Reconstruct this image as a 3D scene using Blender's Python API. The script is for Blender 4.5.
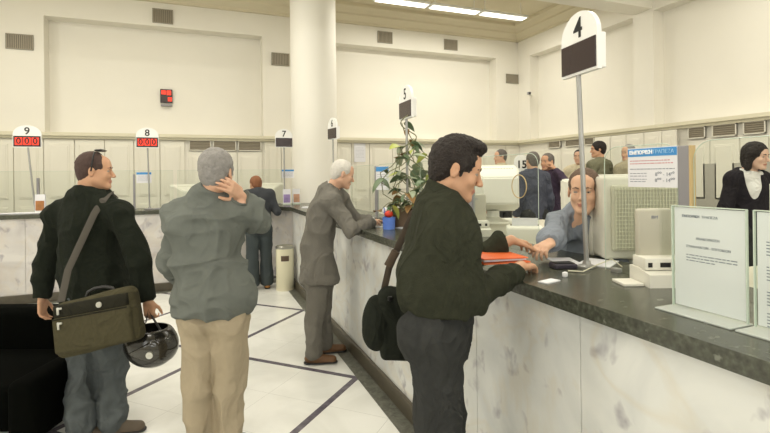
import bpy, bmesh, math, random
import numpy as np
from mathutils import Vector, Matrix, Euler
random.seed(7)
sc = bpy.context.scene
for o in list(bpy.data.objects): bpy.data.objects.remove(o)
C = sc.collection
PI = math.pi
# ------------------------------------------------------------------ camera
FPX, YAW, HY, ROLL, EYE = 470.9, .3755, 175.28, .0123, 1.6
Fv = Vector((math.sin(YAW), math.cos(YAW), 0)); Rv = Vector((math.cos(YAW), -math.sin(YAW), 0)); Uv = Vector((0, 0, 1))
cr, sr = math.cos(ROLL), math.sin(ROLL)
Rc = Rv*cr - Uv*sr; Uc = Rv*sr + Uv*cr
cd = bpy.data.cameras.new('camera'); cam = bpy.data.objects.new('camera', cd); C.objects.link(cam)
cam.matrix_world = Matrix(((Rc.x, Uc.x, -Fv.x, 0), (Rc.y, Uc.y, -Fv.y, 0), (Rc.z, Uc.z, -Fv.z, EYE), (0, 0, 0, 1)))
cd.sensor_width = 36; cd.lens = FPX/770*36; cd.shift_y = -(216.5-HY)/770; cd.clip_start = .05
sc.camera = cam

def W(px, py, d):                       # point at image position and depth
    u, v = px-385, py-HY
    x = cr*u - sr*v; y = sr*u + cr*v
    return Fv*d + Rv*(x*d/FPX) + Uv*(EYE - y*d/FPX)
def WY(px, py, Y):
    p = W(px, py, 1)-Vector((0, 0, EYE)); return p*(Y/p.y)+Vector((0, 0, EYE))
def WX(px, py, X):
    p = W(px, py, 1)-Vector((0, 0, EYE)); return p*(X/p.x)+Vector((0, 0, EYE))
def WZ(px, py, z):
    p = W(px, py, 1)-Vector((0, 0, EYE)); return p*((z-EYE)/p.z)+Vector((0, 0, EYE))

# ------------------------------------------------------------------ world, light, exposure
sc.view_settings.view_transform = 'Standard'; sc.view_settings.look = 'None'
sc.view_settings.gamma = 1; sc.view_settings.use_curve_mapping = False
sc.view_settings.exposure = -0.11
w = bpy.data.worlds.new('world'); sc.world = w; w.use_nodes = True
w.node_tree.nodes['Background'].inputs[0].default_value = (.8, .88, 1, 1)
w.node_tree.nodes['Background'].inputs[1].default_value = .3
def area(name, loc, rot, sx, sy, power, col):
    l = bpy.data.lights.new(name, 'AREA'); l.shape = 'RECTANGLE'; l.size = sx; l.size_y = sy; l.energy = power; l.color = col
    o = bpy.data.objects.new(name, l); C.objects.link(o); o.location = loc; o.rotation_euler = rot; return o
# fill lamps added at made-up windows in the rear and left walls
FILLCOL = (1, .985, .95)
for k in range(3):
    area('window_daylight', (-2.9+k*3.6, -3.05, 2.75), (R90 := PI/2, 0, 0), 1.7, 2.5, 34, FILLCOL)
for k in range(2):
    area('window_daylight', (-4.85, 1.0+k*4.2, 3.0), (R90, 0, -PI/2), 1.8, 2.4, 26, FILLCOL)
# fluorescent fittings under the ceiling (their housings are built below)
ROWS = [(8.28, [1.9, 3.1, 4.3, 5.5, 6.4][:5]), (3.6, [-3.2, -1.2, .8, 2.8, 4.8, 6.3]), (.2, [-3.2, -.8, 1.6, 4.0, 6.2])]
FIX = [(x, 8.28) for x in (3.66, 4.82, 5.98)] + [(x, 7.2) for x in (-3.6, -1.8, 0.0)] + [(x, 3.6) for x in (-3.2, -1.2, .8, 2.8, 4.8, 6.3)] + [(x, .2) for x in (-3.2, -.8, 1.6, 4.0, 6.2)]
for (x, y) in FIX:
    area('fixture_light', (x, y, 4.895), (0, 0, 0), 1.0, .16, 32, (1, .96, .86))

# ------------------------------------------------------------------ materials
def lin(h):
    h = h.lstrip('#'); r = [int(h[i:i+2], 16)/255 for i in (0, 2, 4)]
    return tuple(c/12.92 if c <= .04045 else ((c+.055)/1.055)**2.4 for c in r)+(1,)
MC = {}
def mat(name, col, rough=.6, metal=0, noise=0, nscale=20, bump=0, bscale=200, emit=0, spec=.5, sheen=0):
    if name in MC: return MC[name]
    m = bpy.data.materials.new(name); m.use_nodes = True; nt = m.node_tree; b = nt.nodes['Principled BSDF']
    c = lin(col) if isinstance(col, str) else col
    b.inputs['Base Color'].default_value = c; b.inputs['Roughness'].default_value = rough; b.inputs['Metallic'].default_value = metal
    b.inputs['Specular IOR Level'].default_value = spec
    if sheen: b.inputs['Sheen Weight'].default_value = sheen
    if emit: b.inputs['Emission Color'].default_value = c; b.inputs['Emission Strength'].default_value = emit
    tc = nt.nodes.new('ShaderNodeTexCoord')
    if noise:
        n = nt.nodes.new('ShaderNodeTexNoise'); n.inputs['Scale'].default_value = nscale; n.inputs['Detail'].default_value = 4
        mx = nt.nodes.new('ShaderNodeMixRGB'); mx.blend_type = 'MIX'
        mx.inputs[1].default_value = tuple(x*(1-noise) for x in c[:3])+(1,); mx.inputs[2].default_value = tuple(min(1, x*(1+noise)) for x in c[:3])+(1,)
        nt.links.new(tc.outputs['Object'], n.inputs['Vector']); nt.links.new(n.outputs['Fac'], mx.inputs[0]); nt.links.new(mx.outputs[0], b.inputs['Base Color'])
    if bump:
        n2 = nt.nodes.new('ShaderNodeTexNoise'); n2.inputs['Scale'].default_value = bscale; n2.inputs['Detail'].default_value = 3
        bp = nt.nodes.new('ShaderNodeBump'); bp.inputs['Strength'].default_value = bump; bp.inputs['Distance'].default_value = .01
        nt.links.new(tc.outputs['Object'], n2.inputs['Vector']); nt.links.new(n2.outputs['Fac'], bp.inputs['Height']); nt.links.new(bp.outputs[0], b.inputs['Normal'])
    MC[name] = m; return m
def nodes(name):
    m = bpy.data.materials.new(name); m.use_nodes = True; return m, m.node_tree, m.node_tree.nodes['Principled BSDF']
def ramp(nt, stops, inp):
    r = nt.nodes.new('ShaderNodeValToRGB'); e = r.color_ramp.elements
    while len(e) < len(stops): e.new(.5)
    for x, (p, c) in zip(e, stops): x.position = p; x.color = lin(c) if isinstance(c, str) else (c, c, c, 1)
    nt.links.new(inp, r.inputs[0]); return r.outputs[0]
def math_n(nt, op, a, b=None):
    n = nt.nodes.new('ShaderNodeMath'); n.operation = op
    for i, v in enumerate((a, b)):
        if v is None: continue
        if isinstance(v, (int, float)): n.inputs[i].default_value = v
        else: nt.links.new(v, n.inputs[i])
    return n.outputs[0]
def mix(nt, fac, a, b, mode='MIX'):
    n = nt.nodes.new('ShaderNodeMixRGB'); n.blend_type = mode
    for i, v in enumerate((fac, a, b)):
        if isinstance(v, str): n.inputs[i].default_value = lin(v)
        elif isinstance(v, (int, float)): n.inputs[i].default_value = v
        else: nt.links.new(v, n.inputs[i])
    return n.outputs[0]
def noise_n(nt, scale, detail=4, dist=0, vec=None, coord='Object'):
    tc = nt.nodes.new('ShaderNodeTexCoord'); n = nt.nodes.new('ShaderNodeTexNoise')
    n.inputs['Scale'].default_value = scale; n.inputs['Detail'].default_value = detail; n.inputs['Distortion'].default_value = dist
    if vec:
        mp = nt.nodes.new('ShaderNodeMapping'); mp.inputs['Scale'].default_value = vec; nt.links.new(tc.outputs[coord], mp.inputs[0]); nt.links.new(mp.outputs[0], n.inputs['Vector'])
    else: nt.links.new(tc.outputs[coord], n.inputs['Vector'])
    return n.outputs['Fac']

# white marble floor with dark diagonal bands in a diamond lattice
XS, XM, ZC, YM = 1.14, 1.275, 1.15, 7.36
V1 = 3.56; SP = 2.04
mfloor, nt, b = nodes('marble_floor')
tc = nt.nodes.new('ShaderNodeTexCoord'); sp = nt.nodes.new('ShaderNodeSeparateXYZ'); nt.links.new(tc.outputs['Object'], sp.inputs[0])
def band(e, off, period, half):
    u = math_n(nt, 'ADD', e, -off+50*period); u = math_n(nt, 'MODULO', u, period); u = math_n(nt, 'SUBTRACT', u, period/2); u = math_n(nt, 'ABSOLUTE', u); return math_n(nt, 'GREATER_THAN', u, period/2-half)
s1 = math_n(nt, 'SUBTRACT', sp.outputs[0], sp.outputs[1]); s2 = math_n(nt, 'ADD', sp.outputs[0], sp.outputs[1])
bb = math_n(nt, 'MAXIMUM', band(s1, XS-V1, SP, .036), band(s2, XS+V1, SP, .036))
joint = math_n(nt, 'MAXIMUM', band(s1, XS-V1, SP/3, .002), band(s2, XS+V1, SP/3, .002))
base = ramp(nt, [(.3, '#dcdcd6'), (.62, '#eeeee9')], noise_n(nt, 1.7, 6, 1.2))
c1 = mix(nt, joint, base, '#c4c4bf'); c2 = mix(nt, bb, c1, ramp(nt, [(.3, '#504b55'), (.8, '#7a747c')], noise_n(nt, 18, 5)))
nt.links.new(c2, b.inputs['Base Color']); b.inputs['Roughness'].default_value = .22; b.inputs['Specular IOR Level'].default_value = .35

def marble(name, light, dark, vein=0):
    m, nt, b = nodes(name)
    a = noise_n(nt, 2.6, 6, .8); spots = noise_n(nt, 9, 3, .3, (1, 1, .85)); blot = noise_n(nt, 1.1, 3, 1.0)
    base = ramp(nt, [(.35, dark), (.62, light)], a)
    sfac = ramp(nt, [(.59, 0.0), (.72, .7)], spots)
    c = mix(nt, sfac, base, '#8f8a94')
    v = noise_n(nt, 1.6, 5, 1.6); v2 = math_n(nt, 'ABSOLUTE', math_n(nt, 'SUBTRACT', v, .5)); vf = ramp(nt, [(0, vein), (.06, 0.0)], v2)
    c = mix(nt, vf, c, '#c9b078')
    nt.links.new(c, b.inputs['Base Color']); b.inputs['Roughness'].default_value = .3; b.inputs['Specular IOR Level'].default_value = .35
    return m
MMAR = marble('panel_marble', '#dfe0dc', '#c9cbc9', .16); MMAR2 = marble('panel_marble_grey', '#d6d3cf', '#bdb9b7', .12)
mg, nt, b = nodes('dark_granite')
g1 = ramp(nt, [(.25, '#33342c'), (.55, '#4b4d42'), (.78, '#62655a')], noise_n(nt, 55, 8)); sf = ramp(nt, [(.66, 0.0), (.74, .7)], noise_n(nt, 30, 3))
nt.links.new(mix(nt, sf, g1, '#7f8276'), b.inputs['Base Color']); b.inputs['Roughness'].default_value = .24; MGR = mg
mg2, nt, b = nodes('floor_border_stone')
g1 = ramp(nt, [(.3, '#4c4c44'), (.7, '#75766c')], noise_n(nt, 24, 8, 1)); nt.links.new(mix(nt, ramp(nt, [(.64, 0.0), (.72, .6)], noise_n(nt, 14, 4, 2)), g1, '#a3a49a'), b.inputs['Base Color']); b.inputs['Roughness'].default_value = .3
MWALL = mat('cream_wall_paint', '#ece8dc', .75, noise=.02, nscale=2); MWALL2 = mat('cream_joinery_paint', '#e8e4d6', .5)
MLEDGE = mat('ledge_paint', '#dcd6bd', .55); MCEIL = mat('ceiling_paint', '#ddd4ba', .8); MDADO = mat('grey_dado_paint', '#b3afa4', .6)
MGRILL = mat('grille_metal', '#a19987', .5); MGDK = mat('grille_slot', '#7d7464', .6)
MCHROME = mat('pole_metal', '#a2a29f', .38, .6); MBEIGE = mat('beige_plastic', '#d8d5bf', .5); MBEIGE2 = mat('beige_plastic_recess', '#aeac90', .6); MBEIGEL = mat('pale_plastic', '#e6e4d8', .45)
MWHITE = mat('white_paper', '#e6e6ea', .6); MWP = mat('white_sign', '#f1f1ee', .4); MBLACK = mat('black_plastic', '#161514', .4); MLED = mat('dark_display', '#352828', .25)
MINK = mat('ink', '#1c1c1e', .6); MINKG = mat('grey_ink', '#8b8f9b', .7); MINKR = mat('red_ink', '#c8848a', .7); MBLUEH = mat('blue_header', '#3f8fd0', .45); MINKW = mat('white_ink', '#f4f8fc', .5)
MRED = mat('red_led', '#ff3a22', .4, emit=.55); MPOST = mat('grey_post', '#8f8d90', .4); MWOODP = mat('trim_tan', '#c7ae7d', .5)
mgl, nt, b = nodes('clear_glass'); nt.nodes.remove(b)
out = nt.nodes['Material Output']; tr = nt.nodes.new('ShaderNodeBsdfTransparent'); tr.inputs[0].default_value = (.965, .98, .965, 1)
gl = nt.nodes.new('ShaderNodeBsdfGlossy'); gl.inputs['Roughness'].default_value = .03; gl.inputs[0].default_value = (.9, .93, .9, 1); lw = nt.nodes.new('ShaderNodeLayerWeight'); lw.inputs[0].default_value = .5
ms = nt.nodes.new('ShaderNodeMixShader'); nt.links.new(math_n(nt, 'MULTIPLY', math_n(nt, 'POWER', lw.outputs['Facing'], 4.0), .45), ms.inputs[0]); nt.links.new(tr.outputs[0], ms.inputs[1]); nt.links.new(gl.outputs[0], ms.inputs[2]); nt.links.new(ms.outputs[0], out.inputs[0])
MGLASS = mgl
MEDGE = mat('glass_edge', '#c9d6c8', .2)

# ------------------------------------------------------------------ object helpers
def link(name, me, m, parent=None):
    o = bpy.data.objects.new(name, me); C.objects.link(o)
    for x in (m if isinstance(m, (list, tuple)) else [m]): me.materials.append(x)
    if parent: o.parent = parent
    return o
def tag(o, label=None, cat=None, group=None, kind=None):
    if label: o['label'] = label
    if cat: o['category'] = cat
    if group: o['group'] = group
    if kind: o['kind'] = kind
    return o
def thing(name, label, cat, loc=(0, 0, 0), rz=0, group=None):
    o = bpy.data.objects.new(name, None); C.objects.link(o); o.location = loc; o.rotation_euler = (0, 0, rz); o.empty_display_size = .1
    return tag(o, label, cat, group)
def dup(root, loc=None, rz=None, label=None, group=None):
    def cp(o, par):
        c = o.copy(); C.objects.link(c)
        if par: c.parent = par
        for ch in o.children: cp(ch, c)
        return c
    r = cp(root, None)
    if loc is not None: r.location = loc
    if rz is not None: r.rotation_euler = (0, 0, rz)
    if label: r['label'] = label
    if group: r['group'] = group
    return r
class MB:
    def __init__(s): s.bm = bmesh.new()
    def _fin(s, vs, mtx, mi):
        bmesh.ops.transform(s.bm, matrix=mtx, verts=vs)
        if mi:
            for f in {f for v in vs for f in v.link_faces}: f.material_index = mi
        return s
    def box(s, c, size, rot=(0, 0, 0), bev=0, mi=0, seg=2):
        vs = bmesh.ops.create_cube(s.bm, size=1)['verts']
        bmesh.ops.scale(s.bm, vec=size, verts=vs)
        if bev:
            es = list({e for v in vs for e in v.link_edges})
            r = bmesh.ops.bevel(s.bm, geom=es, offset=bev, segments=seg, affect='EDGES', profile=.5); vs = list({v for f in r['faces'] for v in f.verts} | {v for v in vs if v.is_valid})
        return s._fin(vs, Matrix.Translation(c) @ Euler(rot).to_matrix().to_4x4(), mi)
    def cyl(s, a, b, r1, r2=None, n=20, mi=0, caps=True):
        a, b = Vector(a), Vector(b); r2 = r1 if r2 is None else r2; d = b-a
        vs = bmesh.ops.create_cone(s.bm, cap_ends=caps, segments=n, radius1=r1, radius2=r2, depth=d.length)['verts']
        return s._fin(vs, Matrix.Translation((a+b)/2) @ d.to_track_quat('Z', 'Y').to_matrix().to_4x4(), mi)
    def ball(s, c, r, n=14, mi=0, rot=(0, 0, 0)):
        vs = bmesh.ops.create_uvsphere(s.bm, u_segments=n*2, v_segments=n, radius=1)['verts']
        rr = r if isinstance(r, (tuple, list)) else (r, r, r); bmesh.ops.scale(s.bm, vec=rr, verts=vs)
        return s._fin(vs, Matrix.Translation(c) @ Euler(rot).to_matrix().to_4x4(), mi)
    def tube(s, pts, r, n=8, flat=1, up=(0, 0, 1), mi=0):
        pts = [Vector(p) for p in pts]; rings = []
        for i, p in enumerate(pts):
            t = (pts[min(i+1, len(pts)-1)]-pts[max(i-1, 0)]).normalized(); a = t.cross(Vector(up))
            if a.length < 1e-3: a = t.cross(Vector((1, 0, 0)))
            a.normalize(); bb = t.cross(a).normalized(); rr = r[i] if isinstance(r, (list, tuple)) else r
            rings.append([s.bm.verts.new(p + a*rr*math.cos(2*PI*k/n) + bb*rr*flat*math.sin(2*PI*k/n)) for k in range(n)])
        for q, v in zip(rings, rings[1:]):
            for k in range(n): s.bm.faces.new((q[k], q[(k+1) % n], v[(k+1) % n], v[k])).material_index = mi
        s.bm.faces.new(rings[0][::-1]).material_index = mi; s.bm.faces.new(rings[-1]).material_index = mi
        return s
    def lathe(s, prof, c=(0, 0, 0), n=32, mi=0):
        rings = [[s.bm.verts.new((c[0]+r*math.cos(2*PI*k/n), c[1]+r*math.sin(2*PI*k/n), c[2]+z)) for k in range(n)] for r, z in prof]
        for q, v in zip(rings, rings[1:]):
            for k in range(n): s.bm.faces.new((q[k], q[(k+1) % n], v[(k+1) % n], v[k])).material_index = mi
        s.bm.faces.new(rings[0][::-1]).material_index = mi; s.bm.faces.new(rings[-1]).material_index = mi
        return s
    def prism(s, pts, axis, lo, hi, mi=0):      # polygon in the two other axes, extruded on axis
        def P(u, v, t): return {'x': (t, u, v), 'y': (u, t, v), 'z': (u, v, t)}[axis]
        a = [s.bm.verts.new(P(u, v, lo)) for u, v in pts]; b_ = [s.bm.verts.new(P(u, v, hi)) for u, v in pts]; n = len(pts)
        s.bm.faces.new(a[::-1]).material_index = mi; s.bm.faces.new(b_).material_index = mi
        for i in range(n): s.bm.faces.new((a[i], a[(i+1) % n], b_[(i+1) % n], b_[i])).material_index = mi
        return s
    def build(s, name, m, parent=None, smooth=False, loc=None):
        bmesh.ops.recalc_face_normals(s.bm, faces=s.bm.faces)
        me = bpy.data.meshes.new(name); s.bm.to_mesh(me); s.bm.free()
        if smooth:
            for p in me.polygons: p.use_smooth = True
            try: me.set_sharp_from_angle(angle=.7)
            except Exception: pass
        o = link(name, me, m, parent)
        if loc is not None: o.location = loc
        return o
def box(name, lo, hi, m, parent=None, bev=0, kind=None):
    lo, hi = Vector(lo), Vector(hi); o = MB().box((lo+hi)/2, hi-lo, bev=bev).build(name, m, parent)
    if kind: o['kind'] = kind
    return o
def text(name, body, size, mtx, m, parent=None, ext=.0006, align='CENTER', bold=0):
    cu = bpy.data.curves.new(name, 'FONT'); cu.body = body; cu.size = size; cu.extrude = ext; cu.align_x = align; cu.align_y = 'CENTER'; cu.offset = bold; cu.resolution_u = 4
    o = bpy.data.objects.new(name, cu); C.objects.link(o); dg = bpy.context.evaluated_depsgraph_get()
    me = bpy.data.meshes.new_from_object(o.evaluated_get(dg)); bpy.data.objects.remove(o)
    me.transform(mtx); me.materials.clear(); return link(name, me, m, parent)
def basis(o, x, y):                      # text frame: x to the right, y up, at o
    x = Vector(x).normalized(); y = Vector(y).normalized(); z = x.cross(y)
    return Matrix(((x.x, y.x, z.x, o[0]), (x.y, y.y, z.y, o[1]), (x.z, y.z, z.z, o[2]), (0, 0, 0, 1)))

# ------------------------------------------------------------------ the room
XL, XR, YB, YF, ZW, ZR, ZCEIL = -5.0, 7.5, 9.8, -3.2, 2.42, 4.46, 5.25
box('floor', (XL-.3, YF-.3, -.1), (XR+.3, YB+.3, 0), mfloor, kind='structure')
b1 = MB(); b1.box(((XS+XM)/2, 2.1, .002), (XM-XS, 9.9, .004)); b1.box(((XL+XM)/2-.01, YM-.07, .002), (XM-XL, .135, .004))
b1.build('trim_1', mg2)['kind'] = 'structure'
fr_ = MB(); fr_.box((4.7, 3.3, .1), (5.6, 12.98, .2)); fr_.box((-1.55, 8.85, .1), (6.9, 1.9, .2)); fr_.build('floor_2', mat('teller_carpet', '#8d8a82', .9))['kind'] = 'structure'
box('ceiling', (XL-.3, YF-.3, ZCEIL), (XR+.3, YB+.3, ZCEIL+.2), MCEIL, kind='structure')
# back wall: front plane at YB with two deep blind bays above the joinery
bx0, bx1 = WY(44, 60, YB).x, WY(262.5, 60, YB).x; bx2, bx3 = WY(330, 60, YB).x, WY(496, 60, YB).x
wb = MB(); D = .3
def wallseg(x0, x1, z0, z1, y0=YB): wb.box(((x0+x1)/2, (y0+YB+.5)/2, (z0+z1)/2), (x1-x0, YB+.5-y0, z1-z0))
wallseg(XL-.3, bx0, 0, ZCEIL); wallseg(bx1, bx2, 0, ZCEIL); wallseg(bx3, XR+.3, 0, ZCEIL)
for a, c in ((bx0, bx1), (bx2, bx3)): wallseg(a, c, 0, ZW); wallseg(a, c, ZR, ZCEIL); wallseg(a, c, ZW, ZR, YB+D)
wb.build('wall_back', MWALL)['kind'] = 'structure'
# right wall with bays
wr = MB()
def seg2(y0, y1, z0, z1, x0=XR): wr.box(((x0+XR+.5)/2, (y0+y1)/2, (z0+z1)/2), (XR+.5-x0, y1-y0, z1-z0))
ya, yb_ = 6.0, 6.42
seg2(9.35, YB, 0, ZCEIL); seg2(ya, yb_, 0, ZCEIL); seg2(YF, 1.2, 0, ZCEIL)
for a, c in ((yb_, 9.35), (1.2, ya)): seg2(a, c, 0, ZW); seg2(a, c, ZR, ZCEIL); seg2(a, c, ZW, ZR, XR+.25)
wr.build('wall_right', MWALL)['kind'] = 'structure'
box('wall_left', (XL-.3, YF, 0), (XL, YB, ZCEIL), MWALL, kind='structure'); box('wall_front', (XL-.3, YF-.3, 0), (XR+.3, YF, ZCEIL), MWALL, kind='structure')
box('ceiling_beam', (XL, 6.02, 4.5), (XR, 6.40, ZCEIL), MWALL, kind='structure')
# cornices
def cornice(name, axis, at, lo, hi, sgn):
    pr = [(0, 5.25), (.34, 5.25), (.34, 5.18), (.26, 5.15), (.2, 5.08), (.2, 5.04), (.1, 4.98), (.06, 4.95), (.06, 4.90), (0, 4.9)]
    MB().prism([(at+sgn*u, z) for u, z in pr], axis, lo, hi).build(name, MCEIL)['kind'] = 'structure'
cornice('trim_2', 'x', YB, XL, XR, -1); cornice('trim_3', 'y', XR, 6.42, YB, -1); cornice('trim_4', 'x', 6.40, XL, XR, 1)
# joinery ledge and panelled cupboards along back and right walls
lg = MB(); lg.box(((XL+XR)/2, YB-.05, ZW-.03), (XR-XL, .14, .06)); lg.box(((XL+XR)/2, YB-.03, ZW-.08), (XR-XL, .09, .05)); lg.build('trim_5', MLEDGE)['kind'] = 'structure'
lg = MB(); lg.box((XR-.05, 4.5, ZW-.03), (.14, 10.4, .06)); lg.box((XR-.03, 4.5, ZW-.08), (.09, 10.4, .05)); lg.build('trim_6', MLEDGE)['kind'] = 'structure'
def panelled(name, edges, z0, z1, axis, at, skip=()):
    p = MB()
    def slab(a, c, za, zb, t, mi=0):
        m_ = (a+c)/2
        if axis == 'x': p.box((m_, at-t/2, (za+zb)/2), (c-a, t, zb-za), bev=.004, mi=mi, seg=1)
        else: p.box((at-t/2, m_, (za+zb)/2), (t, c-a, zb-za), bev=.004, mi=mi, seg=1)
    for i, (a, c) in enumerate(zip(edges, edges[1:])):
        if i in skip: continue
        slab(a+.006, c-.006, z0, z1, .03)
        for za, zb in ((z0+.1, z0+(z1-z0)*.47), (z0+(z1-z0)*.53, z1-.09)):
            slab(a+.075, c-.075, za, zb, .04); slab(a+.1, c-.1, za+.025, zb-.025, .048)
    o = p.build(name, MWALL2); o['kind'] = 'structure'; return o
ex = [WY(px, 150, YB).x for px in (14, 44, 75, 105, 134, 160, 185)]
st = ex[1]-ex[0]; e0 = [ex[0]-st*k for k in range(4, 0, -1)]
panelled('trim_7', e0+ex, .1, ZW-.12, 'x', YB)
dr = [WY(px, 150, YB).x for px in (188, 212, 237, 262)]
panelled('door_1', [dr[0], dr[1]], .1, 2.1, 'x', YB); panelled('door_2', [dr[1], dr[2]], .1, 2.1, 'x', YB); panelled('door_3', [dr[2], dr[3]], .1, 2.1, 'x', YB)
panelled('trim_8', [WY(px, 150, YB).x for px in (264, 281, 300)], .1, ZW-.12, 'x', YB)
panelled('trim_9', [WY(px, 150, YB).x for px in (337, 351, 369, 392, 413, 436, 460, 483, 505, 519)], .1, ZW-.12, 'x', YB)
# transom grilles over cupboard doors: a thing each
def grille(name, lab, axis, at, a, c, z0, z1, grp, slats='h', split=0):
    t = thing(name, lab, 'vent', ((a+c)/2, at, z0) if axis == 'x' else (at, (a+c)/2, z0), 0 if axis == 'x' else -PI/2, grp)
    w_, h_ = c-a, z1-z0; MB().box((0, -.006, h_/2), (w_, .012, h_)).build('backing', MGDK, t)
    f = MB(); fb = .014
    for zz in (fb/2, h_-fb/2): f.box((0, -.014, zz), (w_, .028, fb))
    for xx in (-w_/2+fb/2, w_/2-fb/2)+((0,) if split else ()): f.box((xx, -.014, h_/2), (fb, .028, h_))
    f.build('frame', MGRILL if slats == 'v' else MWALL2, t)
    s_ = MB()
    if slats == 'v':
        n = int(w_/.03)
        for k in range(n): s_.box((-w_/2+(k+.5)*w_/n, -.014, h_/2), (.014, .012, h_-.02), (0, 0, .5))
    else:
        n = max(3, int(h_/.028))
        for k in range(n): s_.box((0, -.014, (k+.5)*h_/n), (w_-.02, .012, .012), (.5, 0, 0))
    s_.build('slats', MGRILL, t); return t
for k, nm in enumerate(('left', 'middle', 'right')):
    grille('transom_grille', 'narrow transom grille above the cupboard doors behind the grey-haired caller, %s of three' % nm, 'x', YB-.03, dr[k]+.02, dr[k+1]-.02, 2.12, 2.32, 'transom grilles on the back wall')
for lab, px0, px1, y0, y1 in (('grey wall vent beside the bay, far left of the back wall', 6, 33.5, 35.5, 48.5), ('two-part wall vent above the blind bay near the cornice', 152.5, 173, 10.5, 22.5),
        ('grey wall vent on the pier just left of the round column', 271.5, 289, 54, 65), ('wall vent above the bay just right of the round column', 377.5, 392, 32.5, 42.5), ('square wall vent above the bay nearer the room corner', 444, 457, 40.5, 49.5),
        ('small wall vent on the pier beside the far room corner', 506, 519.5, 75, 83)):
    p0, p1 = WY(px0, y1, YB), WY(px1, y0, YB); grille('wall_vent', lab, 'x', YB, p0.x, p1.x, p0.z, p1.z, 'air vents high on the back wall', 'v', 'two-part' in lab)
# right wall joinery
yr = [WX(px, 150, XR).y for px in (770, 741, 711, 688)]
panelled('trim_10', [.4, 1.2, yr[0]-1.6, yr[0]-.8, yr[0], yr[1], yr[2], yr[3]], .1, 2.1, 'y', XR)
panelled('trim_11', [WX(px, 150, XR).y for px in (683, 668, 650, 632, 616, 600)], .1, ZW-.12, 'y', XR-.12)
panelled('trim_12', [WX(px, 150, XR).y for px in (597, 580, 562, 545, 530)], .1, 2.14, 'y', XR)
for k, (px0, px1, nm) in enumerate(((770, 743, 'nearest the photo edge'), (740.5, 712, 'middle of the right-hand three'), (709, 688, 'beside the panelled pier'))):
    a, c = WX(px0, 120, XR).y, WX(px1, 120, XR).y; grille('transom_grille', 'long grey transom grille on the right wall, %s' % nm, 'y', XR-.03, a+.03, c-.03, 2.13, 2.32, 'transom grilles on the right wall')
for px0, px1, nm in ((597, 585, 'beside the panelled pier'), (583, 566, 'left of the tall sign pole'), (563, 549, 'nearest the fifteen sign')):
    a, c = WX(px0, 140, XR).y, WX(px1, 140, XR).y; grille('transom_grille', 'small transom grille on the right wall, %s' % nm, 'y', XR-.03, a+.03, c-.03, 2.17, 2.32, 'transom grilles on the right wall')
box('baseboard_right', (XR-.04, .4, .2), (XR, 5.7, 1.72), MDADO, kind='structure')
# round column
cx_, cy_ = 1.95, 8.42
MB().lathe([(.46, 0), (.46, .12), (.41, .14), (.41, 4.9), (.44, 4.92), (.44, 4.97), (.5, 5.0), (.5, ZCEIL)], (cx_, cy_, 0), 64).build('column', mat('column_paint', '#f0ede3', .6), smooth=True)['kind'] = 'structure'
# made-up windows out of view, glowing panes added along with the fill lamps
for k, (c, ax) in enumerate([((-2.9+q*3.6, YF, 2.75), 'x') for q in range(3)] + [((XL, 1.0+q*4.2, 3.0), 'y') for q in range(2)]):
    f = MB(); ww, hh = 1.9, 2.7
    for s_ in (-1, 0, 1):
        if ax == 'x': f.box((c[0]+s_*ww/2, c[1]+.03, c[2]), (.09, .06, hh+.09)); f.box((c[0], c[1]+.03, c[2]+s_*hh/2), (ww+.09, .06, .09))
        else: f.box((c[0]+.03, c[1]+s_*ww/2, c[2]), (.06, .09, hh+.09)); f.box((c[0]+.03, c[1], c[2]+s_*hh/2), (.06, ww+.09, .09))
    o = f.build('window_%d' % (k+1), MWALL2); o['kind'] = 'structure'
    pn = MB(); pn.box((c[0], c[1]+.01, c[2]) if ax == 'x' else (c[0]+.01, c[1], c[2]), (ww, .01, hh) if ax == 'x' else (.01, ww, hh)); pn.build('pane', mat('daylit_pane', '#f4f6f8', .5, emit=1.0), o)
# ceiling lights
first = None
for i, (x, y) in enumerate(FIX):
    lab = {0: 'fluorescent ceiling light, leftmost of the lit row', 1: 'fluorescent ceiling light, middle of the lit row', 2: 'fluorescent ceiling light at the right end of the lit row'}.get(i, 'fluorescent ceiling light of the rows overhead')
    if first is None:
        t = first = thing('ceiling_light', lab, 'ceiling light', (x, y, 4.9), 0, 'fluorescent ceiling lights')
        MB().box((0, 0, .035), (1.12, .24, .05), bev=.01).build('housing', MWP, t)
        MB().box((0, 0, .003), (1.04, .18, .012)).build('diffuser', mat('lit_diffuser', '#fffdf2', .4, emit=3.0), t)
        for q_ in (-.45, .45): MB().cyl((q_, 0, .06), (q_, 0, .35), .008).build('hanger', MWP, t)
    else: dup(first, (x, y, 4.9), 0, lab)

# ------------------------------------------------------------------ counters
XG = 1.75; XB = 1.98
t = thing('service_counter', 'long grey-veined marble counter with dark stone top along the right', 'counter', (XM, 2, 0))
def rel(t, o): o.parent = t; o.matrix_parent_inverse = Matrix.Translation(t.location).inverted() if t.rotation_euler.z == 0 else t.matrix_world.inverted(); return o
ys = [-1.0, .35, 1.33, 2.02, 2.75, 3.5, 4.25, 5.0, 5.75, 6.4, 6.98]
for i, (a, c) in enumerate(zip(ys, ys[1:])):
    rel(t, MB().box((XM+.02, (a+c)/2, .6), (.04, c-a-.003, .99), bev=.0015, seg=1).build('front_panel', MMAR))
rel(t, MB().prism([(XM-.035, -1), (XM-.035, 6.93), (1.02, 7.25), (1.02, 7.88), (1.7, 7.88), (XB, 7.4), (XB, -1)], 'z', ZC-.055, ZC).build('countertop', MGR))
rel(t, MB().box((XM-.015, 3.0, .06), (.03, 8.0, .12), bev=.008).build('plinth', mat('plinth_stone', '#4d473a', .3, noise=.35, nscale=12)))
rel(t, box('inner_panel', (XB-.06, -1, 0), (XB-.02, 6.98, ZC-.055), MBEIGE)); rel(t, box('plinth', (XM+.04, -1, 0), (XB-.06, -.96, ZC-.06), MMAR))
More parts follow.
